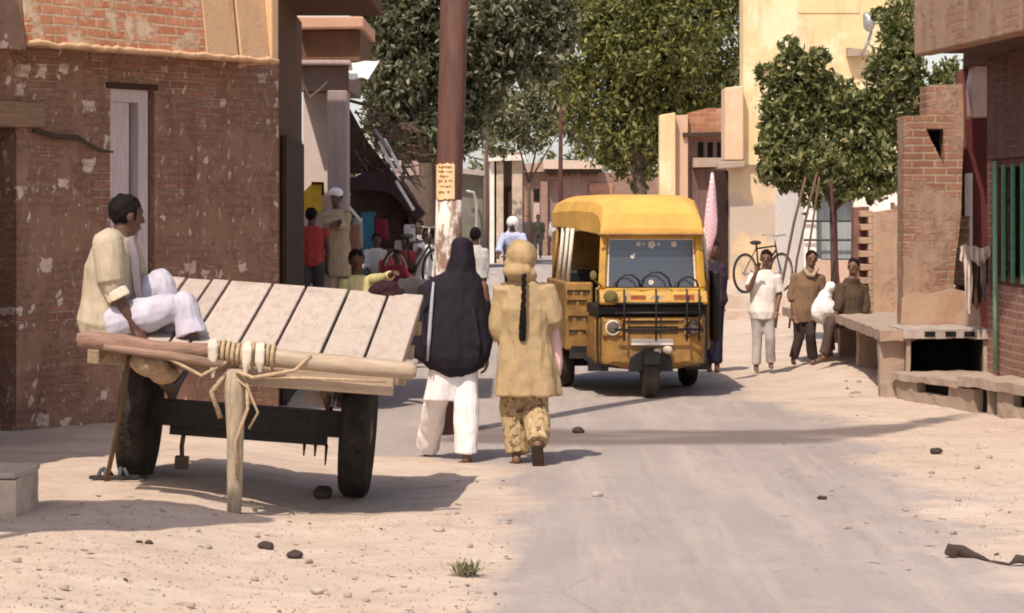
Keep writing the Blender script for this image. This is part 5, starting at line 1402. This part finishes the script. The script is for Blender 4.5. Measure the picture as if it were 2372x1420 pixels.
for x, z, r in ((-.10, 1.49, .022), (-.05, 1.495, .012), (.03, 1.485, .035), (.10, 1.49, .014), (.25, 1.49, .028), (-.16, 1.37, .02), (-.14, 1.39, .012), (.02, 1.12, .025)):
    for k in range(5):
        a = k * 1.2566
        st_.box(scr(x, z, -.006) + Vector((math.cos(a) * r * .6, 0, math.sin(a) * r * .6)), (r * .8, .003, r * .8))
st_.build('stickers', M['white_paint'], au)
# canvas roof: visor leans forward, corners rounded
def roof_ring(y, hw, zt, zb_, rnd_=.14, sx=0):
    out = []
    for x, z in ((-hw, zb_), (-hw, zt - rnd_), (-hw + rnd_ * .3, zt - rnd_ * .35), (-hw + rnd_, zt), (-hw * .4, zt + .015), (hw * .4, zt + .015), (hw - rnd_, zt), (hw - rnd_ * .3, zt - rnd_ * .35), (hw, zt - rnd_), (hw, zb_)):
        out.append(Vector((x + sx, y, z)))
    return out
MB().loft([roof_ring(-.02, .505, 1.63, 1.585, .03, .02), roof_ring(.03, .50, 1.78, 1.585, .08, .02), roof_ring(.14, .50, 1.90, 1.585, .14, .015), roof_ring(.32, .52, 1.95, 1.59, .15), roof_ring(.9, .62, 1.965, 1.62, .15), roof_ring(2.0, .68, 1.97, 1.64, .16), roof_ring(3.0, .68, 1.95, 1.64, .16)]).build('roof_canopy', CANV, au, smooth=False, bevel=.012)
MB().tube([(-.51, -.035, 1.588), (.53, -.035, 1.588)], .014, 6).build('roof_piping', YD, au)
# passenger body behind the cab
MB().bx(-.74, -.46, .88, .95, .42, 1.10).build('side_panel', YD, au, bevel=.02)
for (z, segs) in ((1.0, ((-.72, -.66), (-.64, -.58), (-.56, -.49))), (.90, ((-.72, -.62), (-.60, -.52))), (.74, ((-.71, -.66), (-.63, -.56), (-.53, -.49))), (.60, ((-.70, -.60), (-.57, -.50)))):
    tx = MB().bx(segs[0][0], segs[-1][1], .8735, .879, z + .012, z + .022)
    for a, b in segs:
        x = a
        while x < b - .012:
            w = rnd.uniform(.012, .022); tx.bx(x, min(b, x + w * .55), .874, .8785, z - rnd.uniform(.02, .035), z + rnd.uniform(.01, .02)); x += w
    tx.build('panel_lettering', BK, au)
    tx_ = tx
MB().bx(-.74, -.68, .952, 3.0, .42, 1.10).bx(.68, .74, .952, 3.0, .42, 1.10).bx(-.68, .68, 2.94, 3.0, .42, 1.60).build('side_body', YD, au, bevel=.02)
MB().bx(-.68, .68, .80, 2.94, .40, .46).bx(-.5, .5, .1, .80, .36, .40).build('floor_pan', BK, au)
MB().bx(-.60, .60, 1.5, 1.95, .46, .78).bx(-.60, .60, 1.95, 2.06, .46, 1.20).build('rear_seat', BK, au, bevel=.03)
for s_ in (-1, 1):
    for y in (.92, 1.4, 1.9, 2.5):
        MB().tube([(s_ * .71, y, 1.10), (s_ * .66, y, 1.64)], .02, 8).build('roof_post', CHR if y < 2 else YD, au, smooth=True)
MB().bx(.74, .82, .80, 1.9, .50, 1.22).build('side_curtain', BK, au, bevel=.03)
MB().bx(.50, .72, .86, .94, .42, 1.12).build('side_panel', YD, au, bevel=.02)
for z in (.64, .69, .74): MB().bx(-.22, .27, -.072, -.058, z - .006, z + .006).build('grille_slat', BK, au)
for (x0, x1, z0, z1, c_) in ((-.20, -.05, .955, 1.0, (.45, .06, .04)), (-.02, .12, .96, .995, (.75, .62, .45)), (.22, .42, .95, 1.005, (.40, .10, .04)), (-.44, -.30, .955, .99, (.7, .55, .3))):
    MB().prism([(-.137 + (z0 - .93) * .4 - .003, z0), (-.137 + (z1 - .93) * .4 - .003, z1), (-.137 + (z1 - .93) * .4 + .01, z1), (-.137 + (z0 - .93) * .4 + .01, z0)], 'yz', x0, x1).build('hood_decal', plain('decal_paint', c_, .4, 40, .6), au)
for x in (-.51, .53):
    MB().tube([(x, -.03, 1.05), (x * 1.02, -.10, .95), (x * 1.02, -.09, .80), (x * 1.02, -.09, .50), (x * 1.0, -.08, .34), (x * .6, -.10, .30)], .012, 6).build('bumper_tube', BK, au, smooth=True)
# guard rack, arches, lights, plate, mirrors
gd_ = MB()
for x in (-.27, .04, .34, .46): gd_.tube([(x, -.165, .56), (x, -.175, .8), (x, -.165, 1.06)], .010, 7)
for z in (.83, .92, .67): gd_.tube([(-.36, -.17, z), (.5, -.17, z)], .012, 7)
gd_.build('guard_rack', BK, au, smooth=True)
ar = MB()
for c_, r_ in ((-.22, .12), (.05, .145), (.36, .10)):
    ar.tube([(c_ - r_, -.1, 1.075), (c_ - r_ * .8, -.1, 1.075 + r_ * .6), (c_ - r_ * .3, -.1, 1.075 + r_), (c_ + r_ * .3, -.1, 1.075 + r_), (c_ + r_ * .8, -.1, 1.075 + r_ * .6), (c_ + r_, -.1, 1.075)], .011, 6)
ar.build('guard_arch', BK, au, smooth=True)
for x in (-.37, .42):
    h_ = MB().bx(x - .10, x + .10, -.085, -.01, .60, .77).build('headlight', YD, au, bevel=.02)
    MB().lathe([(-.02, .02), (-.016, .06), (-.012, .066), (.02, .06)], (x, -.085, .685), 'y', 24).build('lens', plain('dull_lens', (.12, .09, .07), .2, 9, .15, .6), h_, smooth=True)
    MB().ring((x, -.092, .685), .066, .010, 'y', 24, 6).build('lens_ring', CHR if x < 0 else BK, h_, smooth=True)
MB().bx(-.19, .22, -.10, -.086, .515, .575).build('number_plate', M['white_paint'], au, bevel=.006)
MB().ell((.16, -.11, .47), (.05, .03, .04)).ell((.06, -.11, .455), (.04, .03, .03)).build('ornament', plain('tinsel_garland', (.55, .48, .38), .3, 30), au, smooth=True)
mrr = MB().tube([(-.47, -.02, 1.08), (-.56, -.08, 1.16)], .01, 6).ell((-.40, -.16, .99), (.07, .025, .06)).ell((-.56, -.09, 1.19), (.035, .02, .05))
mrr.build('mirror', plain('olive_mirror', (.16, .13, .05), .3), au, smooth=True)
MB().bx(-.70, .68, .78, .86, .34, .40).bx(-.56, -.48, .2, .8, .33, .37).build('bumper_step', M['iron'], au)
MB().bx(-.60, -.40, .02, .05, .26, .34).build('mud_flap', BK, au)
MB().bx(.40, .62, .3, .33, .25, .36).build('mud_flap', BK, au)
# wheels
def awheel(x, y, r, w, m='tyre'):
    wl_ = MB().lathe([(-w / 2, r * .62), (-w / 2 - .005, r * .85), (-w * .35, r * .97), (0, r), (w * .35, r * .97), (w / 2 + .005, r * .85), (w / 2, r * .62)], (x, y, r), 'x', 32).build('wheel', M[m], au, smooth=True)
    MB().lathe([(-w * .4, r * .2), (-w * .42, r * .6), (w * .42, r * .6), (w * .4, r * .2)], (x, y, r), 'x', 24).build('rim', M['iron_rusty'], wl_, smooth=True)
awheel(0.0, 0.02, .23, .13, 'tyre_dusty'); awheel(-.66, 1.72, .26, .15); awheel(.62, 1.72, .26, .15)
MB().tube([(-.09, .02, .24), (-.09, .08, .6)], .02, 6).tube([(.09, .02, .24), (.09, .08, .6)], .02, 6).build('front_fork', M['iron'], au)
MB().prism([(-.24, .34), (-.2, .42), (-.08, .49), (.06, .50), (.2, .44), (.18, .42), (.05, .48), (-.08, .47), (-.18, .40), (-.22, .33)], 'yz', -.075, .075).build('mudguard', M['iron'], au)
MB().tube([(-.66, 1.72, .26), (.62, 1.72, .26)], .05, 8).build('rear_axle', M['iron'], au)
# driver seated inside
dO = Vector(((1505 - CX) * 25.15 / F, 25.15, 0)) + Matrix.Rotation(R(4.3), 3, 'Z') @ Vector((-.16, .74, .40))
def V(*a): return Vector(a)
Jd = dict(head=V(-.03, 0, .82), neck=V(-.02, .02, .66), chest=V(0, .03, .48), pel=V(0, .05, .15), shl=V(-.19, .02, .60), shr=V(.17, .02, .60), ell=V(-.20, -.14, .42), elr=V(.2, -.14, .42), wrl=V(-.12, -.38, .46), wrr=V(.14, -.38, .46), hipl=V(-.09, .02, .13), hipr=V(.09, .02, .13), knl=V(-.12, -.36, .16), knr=V(.12, -.36, .16), anl=V(-.12, -.42, -.0), anr=V(.12, -.42, -.0))
LIL = cloth('lilac_shirt', (.30, .24, .30))
person('driver in a dull lilac shirt sitting inside the yellow three-wheeler', dO, Jd, hd=(-.1, -1, 0), skin='skin_dark', H=1.6, hair=True, clothes=(('shirt', LIL, shirt(Jd, .97, .02, 1.0), .006), ('trousers', DT, pants(Jd, .95, .07, .06), .006)), voxel=.013)
# pink cloth flag at the right side of the vehicle
fl = thing('pink_cloth', 'long pink and white cloth hanging from a thin stick beside the yellow vehicle', 'cloth', W(1645, 600, 27.2))
MB().tube([W(1650, 395, 27.2), W(1640, 620, 27.2)], .012, 6).build('stick', M['bamboo'], fl, world=True)
n = Nt('pink_white_check')
wv = n.n("ShaderNodeTexChecker"); wv.inputs["Scale"].default_value = 38
n.l(n.tc.outputs["Object"], wv.inputs["Vector"])
n.fin(n.mix(wv.outputs["Fac"], (.85, .42, .52), (.86, .66, .68)), .85, .15); PKM = n.m
MB().loft([ring_el(W(px, py, 27.1), X_, Y_, r * 27.1 / F, .035, 20, .12, 4, k * .4) for k, (px, py, r) in enumerate(((1650, 400, 3), (1650, 430, 7), (1648, 470, 11), (1647, 510, 14), (1645, 540, 14), (1641, 570, 9), (1637, 600, 5)))]).build('drape', PKM, fl, smooth=True, world=True)
# person behind the vehicle
def stand(j, cx, yt, yf, w, dy=0, arm=0):
    """plain standing pose from head-top and foot pixel rows; w = shoulder half width in pixels"""
    H = yf - yt
    q = lambda f: yf - H * f
    return joints(j, head=(cx, q(.925), dy), neck=(cx, q(.835), dy), chest=(cx, q(.735), dy), pel=(cx, q(.545), dy), shl=(cx - w, q(.80), dy), shr=(cx + w, q(.80), dy), ell=(cx - w * 1.25, q(.63), dy), elr=(cx + w * 1.25, q(.63), dy), wrl=(cx - w * 1.2, q(.50), dy - arm), wrr=(cx + w * 1.2, q(.50), dy - arm), hipl=(cx - w * .5, q(.53), dy), hipr=(cx + w * .5, q(.53), dy), knl=(cx - w * .55, q(.285), dy - .03), knr=(cx + w * .55, q(.285), dy + .03), anl=(cx - w * .58, q(.05), dy), anr=(cx + w * .58, q(.05), dy))
def simple(label, cx, yt, yf, w, d, top, bot, hd=(0, -1, 0), hair=True, sleeve=1.2, hem=None, skin='skin_dark', edit=None, extra=(), vox=.014, group=None, feet=((0, -1), (0, -1))):
    o_, j = mk(d, cx, yf)
    J = stand(j, cx, yt, yf, w)
    if edit: J.update({k: j(*v) for k, v in edit.items()})
    H = (yf - yt) * d / F; s = H / 1.65
    sc_ = max(.7, s)
    hemv = j(cx, hem) if hem else None
    return person(label, o_, J, hd, skin, H, hair, tuple([('shirt', top, shirt(J, s, .022, sleeve, hemv, (.19 * s, .15 * s) if hem else None), .008), ('trousers', bot, pants(J, s, .07, .062), .008)]) + tuple(extra), vox, group, feet)
PUR = cloth('purple_cloth', (.045, .03, .045)); NAV = cloth('navy_cloth', (.022, .02, .04)); RED = cloth('red_vest', (.40, .055, .045)); BEI = cloth('beige_cloth', (.42, .31, .20)); GRY = cloth('grey_cloth_2', (.36, .33, .31)); LBL = cloth('pale_blue_shirt', (.50, .53, .72)); MRN = cloth('maroon_cloth', (.17, .022, .035)); YLS = cloth('pale_yellow_shirt', (.62, .55, .27)); LGR = cloth('light_grey_shirt', (.55, .50, .48)); DGR = cloth('dark_grey_cloth', (.07, .06, .06))
simple('person in purple and navy standing at the right rear of the yellow vehicle', 1652, 556, 860, 16, 29.2, PUR, NAV, hd=(.2, -1, 0))

# ------------------------------------------------------------ people along the stalls and up the lane
simple('boy in a bright red vest standing at the shop house corner', 722, 480, 752, 30, 33.5, RED, DGR, hd=(.5, .9, 0), sleeve=.3, edit=dict(ell=(692, 588, -.1), wrl=(672, 594, -.3)), feet=((.5, .9), (.5, .9)))
cap = MB().ell(V(0, 0, 0), (.1, .11, .06))
pm = simple('man in beige clothes and a white cap standing by the grey pillar', 778, 438, 735, 24, 34.2, BEI, BEI, hd=(-.3, -1, -.1), hem=640, sleeve=1.8, edit=dict(ell=(756, 520, -.05), wrl=(780, 515, -.2), elr=(800, 525, -.05), wrr=(776, 520, -.25)))
hj = pm['label'] and Vector((0, 0, 0))
o_, j = mk(34.2, 778, 735)
cp = MB().ell(j(778, 447), (.098, .108, .075)); solid('cap', cp, WHT, pm, .014, 1)
o_, j = mk(24.0, 850, 745)
J = joints(j, head=(826, 605, 0), neck=(828, 640), chest=(832, 690), pel=(836, 760), shl=(800, 652), shr=(862, 650), ell=(796, 715), elr=(893, 645, -.35), wrl=(815, 750, -.1), wrr=(912, 632, -.7), hipl=(825, 765), hipr=(850, 765), knl=(812, 800, -.4), knr=(858, 790, -.4), anl=(812, 860, -.35), anr=(860, 860, -.35))
person('man in a pale yellow shirt crouching behind the cart with one arm stretched out', o_, J, hd=(.3, -1, -.1), skin='skin_dark', H=1.5, hair=True, clothes=(('shirt', YLS, shirt(J, .82, .018, 1.6), .008), ('trousers', DGR, pants(J, .85, .07, .06), .006)), voxel=.012)
def sitting(label, cx, yt, ys, w, d, top, bot, hd=(0, -1, 0), hair=True, extra=()):
    o_, j = mk(d, cx, ys)
    H = ys - yt; q = lambda f: ys - H * f
    J = joints(j, head=(cx, q(.86)), neck=(cx, q(.68)), chest=(cx, q(.48)), pel=(cx, q(.1)), shl=(cx - w, q(.62)), shr=(cx + w, q(.62)), ell=(cx - w * 1.2, q(.35), -.1), elr=(cx + w * 1.2, q(.35), -.1), wrl=(cx - w * .7, q(.22), -.3), wrr=(cx + w * .7, q(.22), -.3), hipl=(cx - w * .45, q(.08)), hipr=(cx + w * .45, q(.08)), knl=(cx - w * .7, q(.1), -.38), knr=(cx + w * .7, q(.1), -.38), anl=(cx - w * .6, q(-.4), -.4), anr=(cx + w * .6, q(-.4), -.4))
    s = H * d / F / .86
    return person(label, o_, J, hd, 'skin_dark', 1.65 * s, hair, (('shirt', top, shirt(J, s, .022, 1.5), .008), ('trousers', bot, pants(J, s, .07, .062), .008)) + tuple(extra), .014)
sitting('person in maroon sitting at the stall just left of the dark-shawled woman', 921, 580, 690, 26, 33.0, MRN, MRN, hd=(.2, -1, 0))
sitting('person in dark grey sitting low at the stall near the parked bicycle', 955, 610, 720, 24, 31.0, DGR, MRN, hd=(0, 1, 0))
simple('person in a light grey shirt standing in front of the dark stall', 946, 505, 770, 20, 38.5, LGR, DGR, hd=(.3, -1, 0), hem=610)
simple('small child in a red shirt standing beside the blue stall door', 905, 570, 745, 18, 36.0, cloth('red_shirt', (.36, .05, .06)), DGR, hd=(-.3, -1, 0))
simple('person in a white shirt leaning towards the parked bicycle left of the pole', 992, 508, 770, 20, 36.5, WHT, DGR, hd=(-.8, -.4, -.1), edit=dict(ell=(975, 555, -.1), wrl=(966, 575, -.2)))
simple('boy with black hair and a pale grey shirt walking right of the utility pole', 1101, 524, 790, 18, 36.0, LGR, DGR, hd=(0, 1, 0), hem=640, feet=((0, 1), (0, 1)))
simple('far man in loose white clothes walking up the lane left of the yellow vehicle', 1291, 494, 612, 13, 92.0, WHT, WHT, hd=(0, -1, 0), hem=545, sleeve=1.8, vox=.02)
simple('far person in black standing before the distant mud-brick house', 1226, 494, 598, 11, 100.0, DGR, DGR, hd=(.2, -1, 0), vox=.02)
simple('far person in dark green beside the pale door of the distant house', 1246, 498, 600, 11, 101.0, cloth('dark_green', (.05, .055, .035)), DGR, vox=.02)
# baskets, sacks and hung cloths of the market row
BSK = plain('wicker', (.25, .16, .09), .35, 30, .9, bump=.8, bscale=90)
for k, (px, py, d, r_, lab) in enumerate(((705, 700, 32.5, .20, 'round wicker basket on the ground below the boy in the red vest'), (885, 705, 33.5, .17, 'wicker basket of goods in front of the blue stall door'), (937, 712, 30.0, .15, 'small wicker basket beside the person in dark grey'))):
    g = W(px, py, d); g.z = .45 if k == 1 else .2
    b_ = thing('basket', lab, 'basket', g, 0, 'wicker baskets of the market')
    MB().lathe([(0, r_ * .6), (.0, r_ * .7), (.14, r_), (.16, r_ * 1.04), (.15, r_ * .92), (.10, r_ * .85), (.10, .01)], (0, 0, 0), 'z', 20).build('bowl', BSK, b_, smooth=True)
    pr = MB()
    for q in range(14):
        a = rnd.uniform(0, 6.28); rr_ = rnd.uniform(0, r_ * .7); pr.ell((rr_ * math.cos(a), rr_ * math.sin(a), .14 + .03 * rnd.random()), (.045, .045, .04), None, 8, 6)
    solid('produce', pr, M['leaf_olive'] if k else MRN, b_, .012, 1)
for k, (px, py, w_, h_, m_, lab) in enumerate(((828, 505, 11, 70, GRY, 'grey cloth hung from the left end of the stall canopy'), (884, 508, 14, 48, MRN, 'maroon cloth hung under the middle of the stall canopy'), (948, 520, 12, 40, LGR, 'pale cloth hung under the right end of the stall canopy'))):
    o = MB().loft([ring_el(W(px, py + h_ * t, 37.5), X_, Y_, w_ * 37.5 / F * (1 + .15 * t), .02, 20, .12, 5, k) for t in (0, .4, .8, 1)]).build('hung_cloth', m_, smooth=True)
    tag(recentre(o), lab, 'cloth', 'cloths hung from the stall')
sitting('person in a red headcloth sitting at the right end of the stall', 938, 548, 650, 20, 37.0, RED, DGR, hd=(-.5, -1, 0))
simple('man in a dull white shirt standing at the back between stall and shed', 968, 492, 740, 17, 41.0, GRY, DGR, hd=(-.2, -1, 0))
sitting('person in a pale shirt sitting on the stall counter under the canopy', 872, 540, 655, 22, 36.8, LGR, DGR, hd=(.4, -1, 0))
# cyclist
o_, j = mk(48.0, 1188, 717)
J = joints(j, head=(1187, 519, .05), neck=(1187, 538, .05), chest=(1187, 560, .1), pel=(1188, 602, .25), shl=(1168, 545, .05), shr=(1208, 545, .05), ell=(1158, 568, -.05), elr=(1216, 568, -.05), wrl=(1154, 592, -.3), wrr=(1218, 592, -.3), hipl=(1179, 606, .22), hipr=(1197, 606, .22), knl=(1176, 632, -.15), knr=(1200, 640, -.12), anl=(1177, 678, .05), anr=(1199, 690, .05))
cyc = person('cyclist in a pale blue shirt and white headcloth riding on the road', o_, J, hd=(0, -1, 0), skin='skin_dark', H=1.62, hair=None, clothes=(('shirt', LBL, shirt(J, .95, .035, 1.7), .01), ('trousers', DGR, pants(J, .9, .07, .06), .008), ('headcloth', WHT, MB().ell(J['head'] + V(0, .02, .03), (.115, .125, .12)).ell(J['head'] + V(0, .06, -.09), (.10, .07, .09)), .01)), voxel=.015)

# ------------------------------------------------------------ litter, stones, plants
def on_ground(px, py):
    d = F * HC / (py - HY)
    for _ in range(4):
        x = (px - CX) * d / F; z = gh(x, d); d = F * (HC - z) / (py - HY)
    return Vector(((px - CX) * d / F, d, gh((px - CX) * d / F, d)))
def d_at(px, py): return on_ground(px, py).y
DKST = plain('dark_litter', (.06, .04, .035), .3)
for k, (px, py, s_, lab) in enumerate(((618, 1272, .05, 'larger dark clod lying at the edge of the foreground shadow'), (683, 1292, .045, 'small dark clod right of the larger clod in the foreground'), (345, 1256, .025, 'little dark pebble inside the foreground shadow, the right one'), (322, 1256, .02, 'little dark pebble inside the foreground shadow, the left one'), (1016, 1232, .035, 'brown stone lying on the dirt right of the cart prop'), (1382, 1150, .04, 'flat grey stone on the road behind the walking women'), (1905, 1157, .03, 'dark pebble on the right part of the road'), (2168, 1053, .05, 'dark clod on the right dirt verge below the drain'), (1340, 1003, .06, 'dark lump on the damp strip right of the khaki-dressed woman'), (736, 1374, .035, 'grey stone on the dirt near the bottom edge'))):  # 'damp strip' here is only the darker band across the road
    g = on_ground(px, py); stone('clod' if 'clod' in lab or 'lump' in lab else 'stone', px, py, g.y, (s_ * .95, s_ * .7, s_ * .5), DKST if 'dark' in lab else M['concrete_grey'], lab, 'clod' if 'clod' in lab or 'lump' in lab else 'stone', k * 1.7)
# brick rubble by the boys
pb0 = None
PST = plain('pale_pebble', (.36, .28, .22), .3, 20)
for k in range(46):
    if k < 20: px, py = rnd.uniform(0, 1150), rnd.uniform(1230, 1410)
    elif k < 36: px, py = rnd.uniform(1900, 2360), rnd.uniform(1050, 1260)
    else: px, py = rnd.uniform(1840, 2080), rnd.uniform(870, 930)
    g = on_ground(px, py)
    if pb0 is None:
        pb0 = stone('pebble', px, py, g.y, (.026, .02, .014), PST, 'small pebble lying loose on the dusty verge', 'pebble', 5, 'pebbles scattered on the dusty verges'); o = pb0
    else:
        o = pb0.copy(); col.objects.link(o)
    s_ = rnd.uniform(.35, 1.1)
    o.location = g; o.scale = (s_, s_ * rnd.uniform(.7, 1.2), s_); o.rotation_euler = (0, 0, rnd.uniform(0, 6))
# fine grit, uncountable
gm = MB()
for k in range(2600):
    left = k % 5 < 3
    px, py = (rnd.uniform(-20, 1180), rnd.uniform(1180, 1425)) if left else (rnd.uniform(1850, 2390), rnd.uniform(960, 1300))
    g = on_ground(px, py)
    if road_mask(g.x, g.y) > .6 and rnd.random() < .8: continue
    r_ = rnd.uniform(.003, .009) * (1.5 if rnd.random() < .08 else 1)
    a = [g + Vector((r_ * math.cos(t + k), r_ * math.sin(t + k) * .8, -.001)) for t in (0, 2.1, 4.2)]
    gm.add(a + [g + Vector((0, 0, r_ * 1.1))], [(0, 1, 3), (1, 2, 3), (2, 0, 3)])
o = gm.build('grit', plain('grit_stone', (.36, .27, .21), .5, 30)); tag(o, 'fine grit scattered over the dusty verges', 'grit', kind='stuff')
# straw and dry scraps, uncountable
gm = MB()
for k in range(700):
    px, py = (rnd.uniform(-20, 1180), rnd.uniform(1110, 1425)) if k % 3 else (rnd.uniform(1800, 2390), rnd.uniform(900, 1330))
    g = on_ground(px, py) + Vector((0, 0, .004)); a = rnd.uniform(0, 6.28); L_ = rnd.uniform(.012, .05); w_ = rnd.uniform(.0015, .004) if k % 4 else rnd.uniform(.006, .016)
    d_ = Vector((math.cos(a), math.sin(a), rnd.uniform(-.05, .2))) * L_; n_ = Vector((-math.sin(a), math.cos(a), 0)) * w_
    gm.add([g - d_, g + n_, g + d_, g - n_], [(0, 1, 2, 3)])
o = gm.build('straw_litter', leafmat('straw_scraps', [(0, (.10, .07, .05)), (.6, (.30, .21, .14)), (1, (.55, .45, .35))], .1)); tag(o, 'straw and dry scraps scattered over the verges', 'litter', kind='stuff')
# dry plant tuft in the foreground
g = on_ground(1080, 1336)
pt = thing('dry_plant', 'small dry grey-green weed tuft at the road edge in the foreground', 'plant', g)
mm = MB()
for k in range(90):
    a = rnd.uniform(0, 6.28); l_ = rnd.uniform(.04, .14); h_ = rnd.uniform(.03, .12)
    p = Vector((rnd.uniform(-.05, .05), rnd.uniform(-.03, .03), 0)); q_ = p + Vector((math.cos(a) * l_ * .7, math.sin(a) * l_ * .5, h_ * (1 - .4 * l_ / .14)))
    w = Vector((-math.sin(a), math.cos(a), 0)) * .006
    m_ = p.lerp(q_, .55) + Vector((0, 0, .02))
    mm.add([p, m_ - w, q_, m_ + w], [(0, 1, 2, 3)])
mm.build('leaves', leafmat('weed_leaves', [(0, (.16, .15, .07)), (1, (.38, .34, .19))], .2), pt)
MB().tube([(-.04, 0, 0), (0, 0, .03), (.05, .0, .01)], .006, 5).build('stem', M['bamboo'], pt)
# dark strip of rubber on the right
a_, b_ = on_ground(2205, 1292), on_ground(2365, 1312)
rp = MB().tube([a_ + V(0, 0, .05), a_ + V(.05, 0, .035), a_ + V(.12, -.03, .015), a_.lerp(b_, .55) + V(0, 0, .008), b_ + V(-.06, 0, .01), b_ + V(-.02, 0, .04), b_ + V(.08, .02, .02)], [.022, .034, .02, .008, .012, .03, .02], 8, flat=.6)
rp.box(a_ + V(.0, 0, .035), (.06, .05, .06), Matrix.Rotation(.4, 3, 'Y'))
o = solid('rubber_strip', rp, DKST, None, .007, 1, .004); tag(recentre(o), 'twisted dark strip of rubber lying on the road at the right edge', 'strip')

bpy.data.scenes.remove(scratch)
